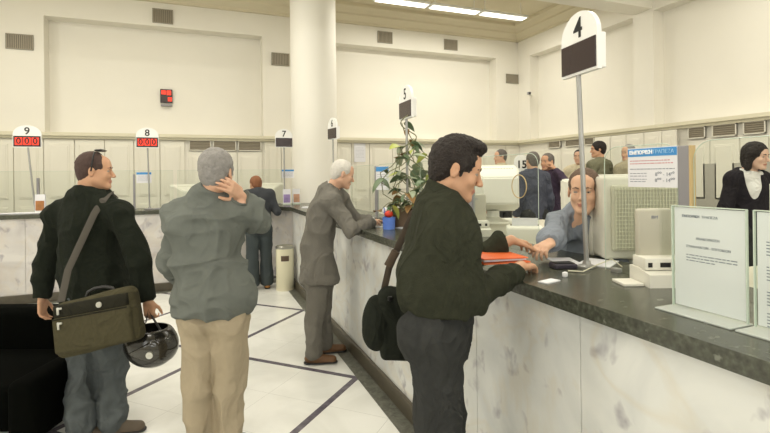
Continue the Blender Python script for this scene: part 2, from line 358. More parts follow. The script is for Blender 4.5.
t = thing('service_counter', 'marble counter with dark stone top along the back of the hall', 'counter', (-1.5, YM, 0))
xs = [-4.98, -4.0, -3.05, -2.1, -1.2, -.3, .5, 1.0]
for a, c in zip(xs, xs[1:]): rel(t, MB().box(((a+c)/2, YM+.02, .6), (c-a-.003, .04, .99), bev=.0015, seg=1).build('front_panel', MMAR2))
rel(t, MB().prism([(.995, YM), (1.275, 6.985), (1.31, 7.01), (1.03, YM+.04)], 'z', .105, ZC-.055).build('front_panel', MMAR2))
rel(t, MB().box((-1.99, YM+.28, ZC-.0275), (5.98, .62, .055), bev=.004).build('countertop', MGR))
rel(t, MB().box((-1.98, YM-.015, .06), (5.95, .03, .12), bev=.008).build('plinth', mat('plinth_stone', '#4d473a')))
# screens
def pane(lab, lo_, hi_, axis, at, z0, z1, round_=(0, 0), hole=None, grp='clear glass screens on the counters'):
    r_ = .07; pts = [(lo_, z0)]
    if round_[0]: pts += [(lo_+r_-r_*math.cos(k*PI/12), z1-r_+r_*math.sin(k*PI/12)) for k in range(7)]
    else: pts += [(lo_, z1)]
    if round_[1]: pts += [(hi_-r_+r_*math.sin(k*PI/12), z1-r_+r_*math.cos(k*PI/12)) for k in range(7)]
    else: pts += [(hi_, z1)]
    pts += [(hi_, z0)]
    t = thing('glass_screen', lab, 'glass screen', (0, at, z0) if axis == 'x' else (at, 0, z0), 0, grp)
    m = MB()
    m.prism(pts, axis == 'x' and 'y' or 'x', at-.004, at+.004)
    g = rel(t, m.build('pane', MGLASS))
    e = MB(); P3 = [((u, at, v) if axis == 'x' else (at, u, v)) for u, v in pts]; e.tube(P3, .0016, 6, up=(0, 1, 0) if axis == 'x' else (1, 0, 0)); rel(t, e.build('polished_edge', MEDGE))
    if hole:
        hy, hz, rr = hole; m = MB(); q = [(at, hy+rr*math.cos(k*PI/16), hz+rr*math.sin(k*PI/16)) for k in range(33)]; m.tube(q, .003, 8, up=(1, 0, 0)); rel(t, m.build('speaking_hole', MWOODP))
    cl = MB()
    for u in (lo_+.06, hi_-.06):
        c = (u, at, z0+.008) if axis == 'x' else (at, u, z0+.008); cl.box(c, (.04, .03, .02) if axis == 'x' else (.03, .04, .02), bev=.003)
    rel(t, cl.build('clamp', MCHROME)); return t
ZT = 1.715
pane('round-cornered glass screen at the right edge, behind the acrylic notice stands', .35, 1.235, 'y', XG, ZC, ZT, (0, 1))
pane('round-cornered glass screen carrying the blue-headed opening hours notice', 1.30, 1.66, 'y', XG, ZC, ZT, (1, 1))
pane('glass screen with a round speaking hole, left of the leaning teller', 2.12, 2.78, 'y', XG, ZC, ZT, (1, 1), (2.29, 1.525, .068))
pane('glass screen between the dark-jacketed customer and the potted vine', 2.86, 3.62, 'y', XG, ZC, ZT, (1, 1))
pane('glass screen just beyond the potted vine', 4.06, 4.64, 'y', XG, ZC, ZT, (1, 1))
pane('glass screen in front of the man in the grey suit', 4.74, 5.6, 'y', XG, ZC, ZT, (1, 1))
pane('glass screen beside the small number six sign', 5.72, 6.3, 'y', XG, ZC, ZT, (1, 1))
xg = [-4.9, -3.72, -2.62, -1.42, -.34, .5, 1.3]
for (a, c), nm in zip(zip(xg, xg[1:]), ('at the far left edge, left of number nine', 'behind the number nine sign', 'between numbers nine and eight', 'beside the number eight sign', 'behind the grey-haired caller', 'beside the number seven sign')):
    pane('clear glass screen on the back counter, %s' % nm, a+.03, c-.03, 'x', YM+.42, ZC, ZT)
def post(lab, x, y, z1=1.7, w_=.045):
    t = thing('screen_post', lab, 'post', (x, y, ZC), 0, 'grey posts between the screens')
    MB().box((0, 0, (z1-ZC)/2), (.028, w_, z1-ZC), bev=.003).build('shaft', MPOST, t); MB().box((0, -w_/2-.004, (z1-ZC)/2), (.026, .008, z1-ZC)).build('edge_strip', MWOODP if 0 < y < 1.3 else MPOST, t)
    MB().box((0, 0, .006), (.06, w_+.03, .012), bev=.003).build('foot', MCHROME, t)
post('tall grey screen post right of the blue-headed notice', XG, 1.268); post('grey screen post left of the potted vine', XG, 4.69)
post('grey screen post left of the number eight sign', WY(134.5, 190, YM+.42).x, YM+.40, 1.66); post('grey screen post near the left edge, right of number nine', WY(37, 190, YM+.42).x+.02, YM+.40, 1.62)
post('grey screen post behind the hand of the dark-jacketed customer', XG, 2.82, 1.7)

# numbered queue signs
def qsign(num, lab, foot, top, zb, rz, wd=.26, red=False):
    t = thing('numbered_sign', lab, 'counter sign', foot, 0, 'numbered signs over the counters')
    top = Vector(top)-Vector(foot); q = MB(); q.cyl((0, 0, .012), (top.x, top.y, zb-foot[2]+.06), .0115, n=16); q.build('pole', MCHROME, t, True)
    MB().lathe([(.042, 0), (.042, .006), (.02, .014), (.016, .03)], n=24).build('foot_disc', MCHROME, t, True)
    Rm = Matrix.Translation((top.x, top.y, zb-foot[2])) @ Matrix.Rotation(rz, 4, 'Z') @ Matrix.Translation((.02 if num == '4' else 0, 0, 0))
    h, ht = wd/2, .30
    pts = [(-h, 0)] + [(h*math.cos(PI-k*PI/16), .175+(ht-.175)*math.sin(k*PI/16)) for k in range(17)] + [(h, 0)]
    m = MB(); m.prism(pts, 'y', -.012, .012); bmesh.ops.transform(m.bm, matrix=Rm, verts=m.bm.verts); m.build('board', MWP, t)
    m = MB(); m.box((0, .028, .09), (wd*.94, .032, .165), bev=.006); bmesh.ops.transform(m.bm, matrix=Rm, verts=m.bm.verts); m.build('display_box', MWP, t)
    m = MB(); m.box((0, -.014, .083), (wd*.95, .008, .142), bev=.002); bmesh.ops.transform(m.bm, matrix=Rm, verts=m.bm.verts); dsp = m.build('display', MLED, t)
    if red:
        for k in (-1, 0, 1):
            m = MB(); m.box((k*wd*.29, -.0195, .083), (wd*.25, .004, .1)); bmesh.ops.transform(m.bm, matrix=Rm, verts=m.bm.verts); m.build('red_cell', MRED, dsp)
            text('digit', '0', .115, Rm @ basis((k*wd*.29, -.0225, .083), (1, 0, 0), (0, 0, 1)), MINK, dsp, bold=.003)
    text('number', num, .135, Rm @ basis((0, -.0135, .218), (1, 0, 0), (0, 0, 1)), MINK, t, bold=.002)
    return t
R4 = -PI/2-.137
def base_at(px, py): p = WZ(px, py, ZC); return (p.x, p.y, ZC)
p4 = WX(584, 75, XG-.02)
qsign('4', 'large number four counter sign with blank dark display on a tall pole', (XG-.03, 1.745, ZC), (XG-.03, 1.785, 0), 2.075, R4, .27)
p5 = WX(406.5, 119, XG-.03); qsign('5', 'number five counter sign above the potted vine', (XG-.03, p5.y, ZC), (XG-.03, p5.y, 0), p5.z, -PI/2-.055, .30)
p6 = WX(333, 139.5, XG-.03); qsign('6', 'small number six sign seen against the round column', (XG-.03, p6.y, ZC), (XG-.03, p6.y, 0), p6.z, -PI/2+.17, .28)
p7 = WY(284, 147.5, YM+.36); qsign('7', 'number seven counter sign with blank display left of the column', (p7.x, YM+.36, ZC), (p7.x, YM+.36, 0), p7.z, .02, .28)
p8 = WY(149, 148, YM+.36); qsign('8', 'number eight counter sign with glowing red display', (p8.x, YM+.36, ZC), (p8.x-.02, YM+.36, 0), p8.z, 0, .3, True)
p9 = WY(27.5, 147.5, YM+.3); q9 = WY(35.5, 205, YM+.3); qsign('9', 'number nine counter sign with glowing red display on a leaning pole', (q9.x, YM+.3, ZC), (p9.x, YM+.3, 0), p9.z, 0, .32, True)
# fifteen sign on far counter and its post
pf = W(521.5, 170, 6.4)
t = thing('numbered_sign', 'white arched number fifteen sign behind the phoning man', 'counter sign', (pf.x, pf.y, 1.2), -.35, 'numbered signs over the counters')
m = MB(); h = .1; zb = 1.62-1.2; m.prism([(-h, zb-.25)]+[(h*math.cos(PI-k*PI/12), zb+.14+.1*math.sin(k*PI/12)) for k in range(13)]+[(h, zb-.25)], 'y', -.01, .01); m.build('board', MWP, t)
MB().cyl((0, .02, 0), (0, .02, .4), .012).build('pole', MCHROME, t); text('number', '15', .145, basis((0, -.0115, zb+.1), (1, 0, 0), (0, 0, 1)), MINK, t, bold=.003)

# ------------------------------------------------------------------ notices
def lines(t, x0, x1, zs, y, m, name='printed_line', th=.0035):
    q = MB()
    for z in zs:
        x = x0
        while x < x1-.004:
            l = random.uniform(.006, .02); q.box(((x+min(x+l, x1))/2, y, z), (min(l, x1-x), .0006, th)); x += l+.0035
    return q.build(name, m, t)
def notice(lab, loc, rz, w_, h_, grp='blue-headed notices on the screens', big=False):
    t = thing('notice', lab, 'notice', loc, rz, grp)
    MB().box((0, 0, h_/2), (w_, .002, h_)).build('sheet', MWHITE, t); MB().box((0, -.0014, h_*.88), (w_*.985, .0012, h_*.2)).build('header_band', MBLUEH, t)
    if big:
        text('lettering', 'ΕΜΠΟΡΙΚΗ', .021, basis((-w_*.46, -.0024, h_*.88), (1, 0, 0), (0, 0, 1)), MINKW, t, align='LEFT', bold=.0013); text('lettering', 'ΤΡΑΠΕΖΑ', .021, basis((w_*.02, -.0024, h_*.88), (1, 0, 0), (0, 0, 1)), mat('pale_blue_ink', '#a9d2f0', .5), t, align='LEFT')
        lines(t, -w_*.45, w_*.36, (h_*.67, ), -.0014, MINKR); lines(t, -w_*.45, w_*.42, (h_*.60,), -.0014, MINKR); lines(t, -w_*.45, w_*.45, (h_*.46,), -.0014, MINKG)
        lines(t, -w_*.45, -w_*.1, (h_*.35, h_*.28, h_*.2, h_*.14), -.0014, MINKG, th=.003)
        text('lettering', '8⁰⁰ - 14³⁰', .021, basis((w_*.26, -.0016, h_*.32), (1, 0, 0), (0, 0, 1)), MINKG, t); text('lettering', '8⁰⁰ - 14⁰⁰', .021, basis((w_*.26, -.0016, h_*.17), (1, 0, 0), (0, 0, 1)), MINKG, t)
    else: lines(t, -w_*.4, w_*.4, [h_*(.65-.09*k) for k in range(6)], -.0014, MINKG)
    return t
n0, n1 = WX(627, 187, XG-.02), WX(676.5, 187, XG-.02)
notice('blue-headed opening hours notice on the near glass screen', (XG-.012, (n0.y+n1.y)/2, 1.537), -PI/2, abs(n0.y-n1.y), .165, big=True)
for lab, px, py, wp, hp in (('small blue-headed notice left of the number eight sign', 144, 183, .2, .16), ('small blue-headed notice below the number seven sign', 288, 178, .2, .14)):
    p = WY(px, py, YM+.38); notice(lab, (p.x, YM+.385, p.z), 0, wp, hp)
p = WX(384, 190, XG-.02); notice('tall blue-headed notice left of the potted vine', (XG-.02, 4.46, p.z), -PI/2+.5, .17, .24)
p = WY(360, 162, YB-.06); t = thing('notice', 'white sheet pinned to the cupboards right of the column', 'notice', (p.x, YB-.056, p.z), 0); MB().box((0, 0, .2), (.26, .002, .4)).build('sheet', MWHITE, t); lines(t, -.1, .1, [.1+.03*k for k in range(8)], -.0014, MINKG)
# acrylic stands on counter
def stand(lab, y0, y1, dense):
    wd = y1-y0; t = thing('notice_stand', lab, 'notice stand', (1.475, (y0+y1)/2, ZC), -PI/2, 'acrylic notice stands on the near counter')
    MB().box((0, -.035, .003), (wd+.01, .1, .006), bev=.002).build('acrylic_base', mat('frosted_acrylic', '#b9beb8', .15), t)
    MB().box((0, -.0045, .17), (wd, .003, .333)).build('acrylic_front', MGLASS, t)
    MB().box((0, 0, .172), (wd-.012, .0015, .322)).build('sheet', MWHITE, t)
    e = MB()
    for s_ in (-1, 1): e.box((s_*(wd/2), -.002, .17), (.003, .009, .334))
    e.box((0, -.002, .337), (wd, .009, .003)); e.build('polished_edge', MEDGE, t)
    if not dense:
        text('lettering', 'ΕΜΠΟΡΙΚΗ', .011, basis((-wd*.36, -.0012, .305), (1, 0, 0), (0, 0, 1)), MINKG, t, align='LEFT', bold=.0003); text('lettering', 'ΤΡΑΠΕΖΑ', .011, basis((-wd*.08, -.0012, .305), (1, 0, 0), (0, 0, 1)), MINKG, t, align='LEFT')
        text('lettering', 'ΑΝΑΚΟΙΝΩΣΗ', .011, basis((0, -.0012, .235), (1, 0, 0), (0, 0, 1)), MINKG, t); text('lettering', 'ΣΥΝΑΛΛΑΓΩΝ - ΕΠΙΤΟΚΙΩΝ', .0105, basis((0, -.0012, .208), (1, 0, 0), (0, 0, 1)), MINKG, t)
        lines(t, -wd*.3, wd*.38, (.181, .172), -.0012, MINKG, th=.003); lines(t, -wd*.3, wd*.1, (.163,), -.0012, MINKG, th=.003)
    else:
        lines(t, -wd*.1, wd*.3, (.285,), -.0012, MINKG)
        for z in (.25, .18, .11, .05): lines(t, -wd*.38, wd*.42, [z-.009*k for k in range(5)], -.0012, MINKG, th=.003)
stand('clear acrylic stand with a nearly blank white letter on the near counter', .885, 1.115, False)
stand('clear acrylic stand with a densely printed sheet at the right edge', .62, .865, True)

# ------------------------------------------------------------------ sculpting: signed distance fields turned into meshes
def h3(ix, iy, iz, seed):
    n = (ix*374761393 + iy*668265263 + iz*2147483647 + seed*974634777) & 0xffffffff
    n = ((n ^ (n >> 13))*1274126177) & 0xffffffff
    return ((n ^ (n >> 16)) & 0xffff)/65535.0
def vnoise(P, seed=0):
    i = np.floor(P).astype(np.int64); f = P-i; f = f*f*(3-2*f); r = 0
    for dx in (0, 1):
        for dy in (0, 1):
            for dz in (0, 1):
                wgt = (f[:, 0] if dx else 1-f[:, 0])*(f[:, 1] if dy else 1-f[:, 1])*(f[:, 2] if dz else 1-f[:, 2])
                r = r + wgt*h3(i[:, 0]+dx, i[:, 1]+dy, i[:, 2]+dz, seed)
    return r
def smin(a, b, k):
    h = np.maximum(k-np.abs(a-b), 0)/k; return np.minimum(a, b)-h*h*k*.25
A3 = lambda v: np.array(v, np.float32)
class SD:
    def __init__(s): s.ops = []
    def _add(s, fn, lo, hi, k, sub): s.ops.append((fn, A3(lo), A3(hi), k, sub)); return s
    def cap(s, a, b, ra, rb=None, k=.02, flat=None, sub=False):
        a, b = A3(a), A3(b); rb = ra if rb is None else rb; R = max(ra, rb)
        if flat: u = A3(Vector(flat[0]).normalized()); g = 1/flat[1]-1
        ab = b-a
        if flat: abt = ab+u*(ab@u)*g
        else: abt = ab
        L2 = max(float(abt@abt), 1e-9)
        def fn(x, y, z):
            qx, qy, qz = x-a[0], y-a[1], z-a[2]
            if flat: d = (qx*u[0]+qy*u[1]+qz*u[2])*g; qx = qx+d*u[0]; qy = qy+d*u[1]; qz = qz+d*u[2]
            t = np.clip((qx*abt[0]+qy*abt[1]+qz*abt[2])/L2, 0, 1)
            return np.sqrt((qx-t*abt[0])**2+(qy-t*abt[1])**2+(qz-t*abt[2])**2)-(ra+(rb-ra)*t)
        m = R*(max(1, flat[1]) if flat else 1)
        return s._add(fn, np.minimum(a, b)-m, np.maximum(a, b)+m, k, sub)
    def ell(s, c, r, R=None, k=.02, sub=False):
        c, r = A3(c), A3(r if isinstance(r, (tuple, list)) else (r, r, r)); R = np.eye(3, dtype=np.float32) if R is None else np.array(R, np.float32)
        def fn(x, y, z):
            p = (x-c[0], y-c[1], z-c[2]); q = [(p[0]*R[0, i]+p[1]*R[1, i]+p[2]*R[2, i])/r[i] for i in range(3)]
            k0 = np.sqrt(q[0]**2+q[1]**2+q[2]**2)+1e-9; k1 = np.sqrt((q[0]/r[0])**2+(q[1]/r[1])**2+(q[2]/r[2])**2)+1e-9
            return k0*(k0-1)/k1
        m = np.abs(R)@r; return s._add(fn, c-m, c+m, k, sub)
    def box(s, c, h, R=None, rd=.01, k=.015, sub=False):
        c, h = A3(c), A3(h); R = np.eye(3, dtype=np.float32) if R is None else np.array(R, np.float32)
        def fn(x, y, z):
            p = (x-c[0], y-c[1], z-c[2]); q = [np.abs(p[0]*R[0, i]+p[1]*R[1, i]+p[2]*R[2, i])-h[i]+rd for i in range(3)]
            return np.sqrt(sum(np.maximum(v, 0)**2 for v in q))+np.minimum(np.maximum(np.maximum(q[0], q[1]), q[2]), 0)-rd
        m = np.abs(R)@h; return s._add(fn, c-m, c+m, k, sub)
    def cut(s, p, n, R, k=.006):             # trim everything beyond a plane, within a ball of radius R round p
        p, n = A3(p), A3(Vector(n).normalized())
        def fn(x, y, z):
            return np.maximum(-((x-p[0])*n[0]+(y-p[1])*n[1]+(z-p[2])*n[2]), np.sqrt((x-p[0])**2+(y-p[1])**2+(z-p[2])**2)-R)
        return s._add(fn, p-R, p+R, k, True)
    def mesh(s, name, vox, disp=None):
        ad = [o for o in s.ops if not o[4]]; pad = 3*vox+.01
        lo = np.min([o[1] for o in ad], 0)-pad; hi = np.max([o[2] for o in ad], 0)+pad
        n = np.ceil((hi-lo)/vox).astype(int)+1; D = np.full(n, .1, np.float32)
        ax = [lo[i]+vox*np.arange(n[i], dtype=np.float32) for i in range(3)]
        for fn, a, b, k, sub in s.ops:
            i0 = np.clip(np.floor((a-k-2*vox-lo)/vox).astype(int), 0, n); i1 = np.clip(np.ceil((b+k+2*vox-lo)/vox).astype(int)+1, 0, n)
            if (i1 <= i0).any(): continue
            sl = tuple(slice(p, q) for p, q in zip(i0, i1))
            d = fn(ax[0][sl[0]][:, None, None], ax[1][sl[1]][None, :, None], ax[2][sl[2]][None, None, :])
            D[sl] = -smin(-D[sl], d, k) if sub else smin(D[sl], d, k)
        S = D < 0; c = S[:-1, :-1, :-1].astype(np.int8); tot = np.zeros(c.shape, np.int8)
        off = [(i, j, l) for i in (0, 1) for j in (0, 1) for l in (0, 1)]
        g = lambda A, o: A[o[0]:A.shape[0]-1+o[0], o[1]:A.shape[1]-1+o[1], o[2]:A.shape[2]-1+o[2]]
        for o in off: tot += g(S, o)
        act = np.argwhere((tot > 0) & (tot < 8)); idx = np.full(tot.shape, -1, np.int32); idx[tuple(act.T)] = np.arange(len(act))
        cv = np.stack([D[tuple((act+o).T)] for o in off], 1); V = np.zeros((len(act), 3)); cnt = np.zeros(len(act))
        for ia, oa in enumerate(off):
            for ib, ob in enumerate(off):
                if ib > ia and sum(abs(p-q) for p, q in zip(oa, ob)) == 1:
                    va, vb = cv[:, ia], cv[:, ib]; m = (va < 0) != (vb < 0); t = np.where(m, va/(va-vb+1e-12*(va == vb)), 0)[:, None]
                    V += m[:, None]*(np.array(oa)+t*(np.array(ob)-np.array(oa))); cnt += m
        V = lo+vox*(act+V/cnt[:, None]); F = []
        for a in range(3):
            b_, c_ = (a+1) % 3, (a+2) % 3; S0 = np.take(S, range(0, n[a]-1), a); S1 = np.take(S, range(1, n[a]), a)
            e = np.argwhere(S0 != S1); e = e[(e[:, b_] > 0) & (e[:, c_] > 0) & (e[:, b_] < n[b_]-1) & (e[:, c_] < n[c_]-1)]
            up = S0[tuple(e.T)]; q = []
            for db, dc in ((1, 1), (0, 1), (0, 0), (1, 0)):
                x = e.copy(); x[:, b_] -= db; x[:, c_] -= dc; q.append(idx[tuple(x.T)])
            q = np.stack(q, 1); q[~up] = q[~up][:, ::-1]; F.append(q)
        F = np.concatenate(F); me = bpy.data.meshes.new(name)
        def setup(V):
            me.vertices.add(len(V)); me.vertices.foreach_set('co', V.astype(np.float32).ravel()); me.loops.add(F.size); me.loops.foreach_set('vertex_index', F.astype(np.int32).ravel())
            me.polygons.add(len(F)); me.polygons.foreach_set('loop_start', np.arange(0, F.size, 4, dtype=np.int32)); me.update(calc_edges=True)
            me.polygons.foreach_set('use_smooth', np.ones(len(F), bool))
        setup(V)
        if disp:
            N = np.empty(len(V)*3, np.float32); me.vertices.foreach_get('normal', N); N = N.reshape(-1, 3); V = V+N*disp(V)[:, None]; me.vertices.foreach_set('co', V.astype(np.float32).ravel()); me.update()
        return me
def folds(amp, sx, sy, sz, seed=0, amp2=None):
    def f(P):
        wv = np.stack([vnoise(P*3+k*7, seed+k) for k in range(3)], 1)*.25
        q = (P+wv*.5)*np.array([sx, sy, sz]); a = 1-np.abs(2*vnoise(q, seed)-1); b_ = 1-np.abs(2*vnoise(q*1.9+5, seed+3)-1)
        return amp*((a**2)-.45+.45*(b_**2)) + (amp*.8 if amp2 is None else amp2)*(vnoise(P*6, seed+9)-.5)
    return f
def side_mats(me, mats_fn):
    c = np.empty(len(me.polygons)*3, np.float32); me.polygons.foreach_get('center', c); me.polygons.foreach_set('material_index', mats_fn(c.reshape(-1, 3)).astype(np.int32))

# ------------------------------------------------------------------ people
SKIN = {}
def skin(name, col):
    m = mat(name, col, .5, noise=.07, nscale=30, bump=.05, bscale=300, spec=.35)
    m.node_tree.nodes['Principled BSDF'].inputs['Subsurface Weight'].default_value = .06; m.node_tree.nodes['Principled BSDF'].inputs['Subsurface Radius'].default_value = (.01, .004, .002); return m
SK1, SK2, SK3, SKW = skin('skin_light', '#d2a98d'), skin('skin_warm', '#c89b7c'), skin('skin_older', '#d6ab90'), skin('skin_pale', '#dcb7a0')
MLIP = mat('lip_tone', '#b87f6c', .5); MEYE = mat('eye_white', '#968a7e', .3); MIRIS = mat('iris', '#2c1d14', .2)
def fabric(name, col, noise=.12, ns=60, bump=.35, bs=350, rough=.9, crease=.55, cs=7):
    if name in MC: return MC[name]
    m = mat(name, col, rough, noise=noise, nscale=ns, bump=bump, bscale=bs, spec=.12); nt = m.node_tree; b = nt.nodes['Principled BSDF']
    fine = [n for n in nt.nodes if n.type == 'BUMP'][0]
    r_ = math_n(nt, 'ABSOLUTE', math_n(nt, 'SUBTRACT', noise_n(nt, cs, 2.5, 1.1, (1, 1, .75)), .5)); r2 = math_n(nt, 'POWER', math_n(nt, 'SUBTRACT', 1.0, math_n(nt, 'MULTIPLY', r_, 3.0)), 2.0)
    bp = nt.nodes.new('ShaderNodeBump'); bp.inputs['Strength'].default_value = crease; bp.inputs['Distance'].default_value = .022; nt.links.new(r2, bp.inputs['Height']); nt.links.new(fine.outputs[0], bp.inputs['Normal']); nt.links.new(bp.outputs[0], b.inputs['Normal']); return m
def frame_of(f, up=(0, 0, 1)):
    y = Vector(f).normalized(); x = y.cross(Vector(up)).normalized(); z = x.cross(y); return np.array(Matrix((x, y, z)).transposed())   # columns x,y,z
def put(R, o, v): return Vector(o)+Vector((R@np.array(v, float)).tolist())

def head_sd(s, o, R, sc_=1.0, jaw=1.0, k=1):
    P = lambda *v: put(R, o, [q*sc_ for q in v]); r = lambda *v: tuple(q*sc_ for q in v)
    s.ell(P(0, -.013, .032), r(.075, .089, .084), R, .02); s.ell(P(0, .028, -.04), r(.060*jaw, .060, .076), R, .03)
    s.ell(P(0, .072, -.1), r(.027*jaw, .02, .019), R, .02)
    for q in (-1, 1):
        s.cap(P(q*.05*jaw, -.0, -.055), P(q*.022, .066, -.1), .017*sc_, .013*sc_, .025); s.ell(P(q*.036, .062, -.03), r(.022, .02, .02), R, .02)
    s.cap(P(-.032, .078, .022), P(.032, .078, .022), .012*sc_, k=.018); s.ell(P(0, .05, .05), r(.05, .035, .035), R, .03)
    for q in (-1, 1): s.ell(P(q*.031, .098, .0), r(.017, .014, .011), R, .014, True)
    for q in (-1, 1): s.ell(P(q*.031, .0765, .0085), r(.0155, .0125, .0065), R, .004); s.ell(P(q*.031, .076, -.009), r(.0145, .0115, .005), R, .005); s.ell(P(q*.031, .066, .0), r(.014, .0125, .0115), R, .004)
    s.cap(P(0, .086, .008), P(0, .109, -.034), .0075*sc_, .011*sc_, .012)
    for q in (-1, 1): s.ell(P(q*.011, .1, -.038), r(.0085, .01, .007), R, .006)
    s.ell(P(0, .0855, -.064), r(.024, .0115, .0065), R, .006); s.ell(P(0, .083, -.075), r(.02, .011, .0075), R, .006)
    for q in (-1, 1):
        s.ell(P(q*.079, -.006, -.008), r(.0075, .018, .031), R, .008); s.ell(P(q*.084, -.002, -.004), r(.004, .009, .017), R, .003, True)
def hair_sd(style, o, R, sc_=1.0):
    s = SD(); P = lambda *v: put(R, o, [q*sc_ for q in v]); r = lambda *v: tuple(q*sc_ for q in v)
    rec = style == 'receding'
    if rec: style = 'short'
    if style in ('short', 'thick', 'quiff', 'long'):
        t = {'short': .0, 'thick': .008, 'quiff': .004, 'long': .008}[style]
        s.ell(P(0, -.016, .038), r(.081+t, .096+t, .088+t*1.2), R, .02)
        s.ell(P(0, -.056, -.02), r(.064+t*.5, .043+t*.5, .065), R, .03)
        if style == 'quiff': s.ell(P(0, .058, .1), r(.056, .034, .022), R, .02); s.ell(P(0, .015, .108), r(.06, .062, .022), R, .03)
        if style == 'long':
            s.ell(P(0, -.045, -.05), r(.08, .055, .095), R, .04)
            for q in (-1, 1): s.cap(P(q*.078, .0, .03), P(q*.082, -.01, -.11), .022*sc_, .026*sc_, .03)
        s.ell(P(0, .11, -.045), r(.076, .088, .1), R, .012, True); s.ell(P(0, .112, .004), r(.07, .068, .07), R, .01, True)
        if rec: s.ell(P(0, .105, .06), r(.07, .075, .06), R, .012, True); s.ell(P(0, .09, .1), r(.05, .06, .05), R, .012, True)
        if style != 'long':
            for q in (-1, 1): s.ell(P(q*.085, .025, -.06), r(.03, .055, .06), R, .012, True); s.ell(P(q*.088, -.004, -.01), r(.018, .024, .036), R, .008, True)
            s.cut(P(0, -.03, -.085), R@np.array([0, -.15, -1.]), .16)
        for q in (-1, 1):
            if style in ('quiff', 'thick'): s.cap(P(q*.077, .022, .02), P(q*.076, .02, -.022), .009*sc_, .006*sc_, .01)
    if style == 'bald':
        s.ell(P(0, -.024, .01), r(.081, .098, .07), R, .02); s.ell(P(0, -.06, -.03), r(.066, .045, .055), R, .03)
        s.ell(P(0, .03, .085), r(.078, .115, .062), R, .012, True); s.ell(P(0, .115, -.03), r(.09, .1, .12), R, .012, True)
        for q in (-1, 1): s.ell(P(q*.088, -.0, -.02), r(.02, .024, .05), R, .008, True)
        s.cut(P(0, -.03, -.08), R@np.array([0, -.15, -1.]), .16)
    return s
def hand_sd(s, w, d, pn, thumb, sc_=1.0, curl=.35, spread=.06, grip=None):
    """w wrist point, d finger direction, pn direction out of the back of the hand, thumb +1/-1 = thumb along +/- (d x pn)"""
    y = Vector(d).normalized(); z = (Vector(pn)-y*Vector(pn).dot(y)).normalized(); x = y.cross(z)*thumb; w = Vector(w)
    P = lambda a, b_, c: w+(x*a+y*b_+z*c)*sc_
    R = np.array(Matrix((x, y, z)).transposed()); s.box(P(0, .05, 0), (.036*sc_, .048*sc_, .013*sc_), R, .012, .014); s.ell(P(.022, .04, -.008), (.018*sc_, .034*sc_, .014*sc_), R, .012)
    for i, (fx, ln) in enumerate(((.028, .072), (.0095, .08), (-.0095, .075), (-.027, .06))):
        c = (curl[i] if isinstance(curl, (list, tuple)) else curl*(1+.12*i)); p = P(fx, .09+(-.006 if i in (0, 3) else 0), 0); a = c*.6
        for j, (fr_, rr) in enumerate(((.42, .0092), (.32, .0083), (.26, .0074))):
            dirv = y*math.cos(a)-z*math.sin(a)+x*(spread*(1.5-i)); dirv.normalize(); q = p+dirv*ln*fr_*sc_; s.cap(p, q, rr*sc_, (rr-.0008)*sc_, .0045); p = q; a += c
    tc_ = curl[4] if isinstance(curl, (list, tuple)) and len(curl) > 4 else .5
    a0 = P(.026, .022, -.006); d1 = (x*.75+y*.72-z*.25).normalized(); a1 = a0+d1*.042*sc_; d2 = (x*(.5-tc_*.6)+y*.9-z*(.2+tc_*.4)).normalized(); a2 = a1+d2*.03*sc_; a3 = a2+(d2-x*.35*tc_).normalized()*.024*sc_
    s.cap(a0, a1, .013*sc_, .0105*sc_, .01); s.cap(a1, a2, .0105*sc_, .0095*sc_, .004); s.cap(a2, a3, .0095*sc_, .0078*sc_, .004)

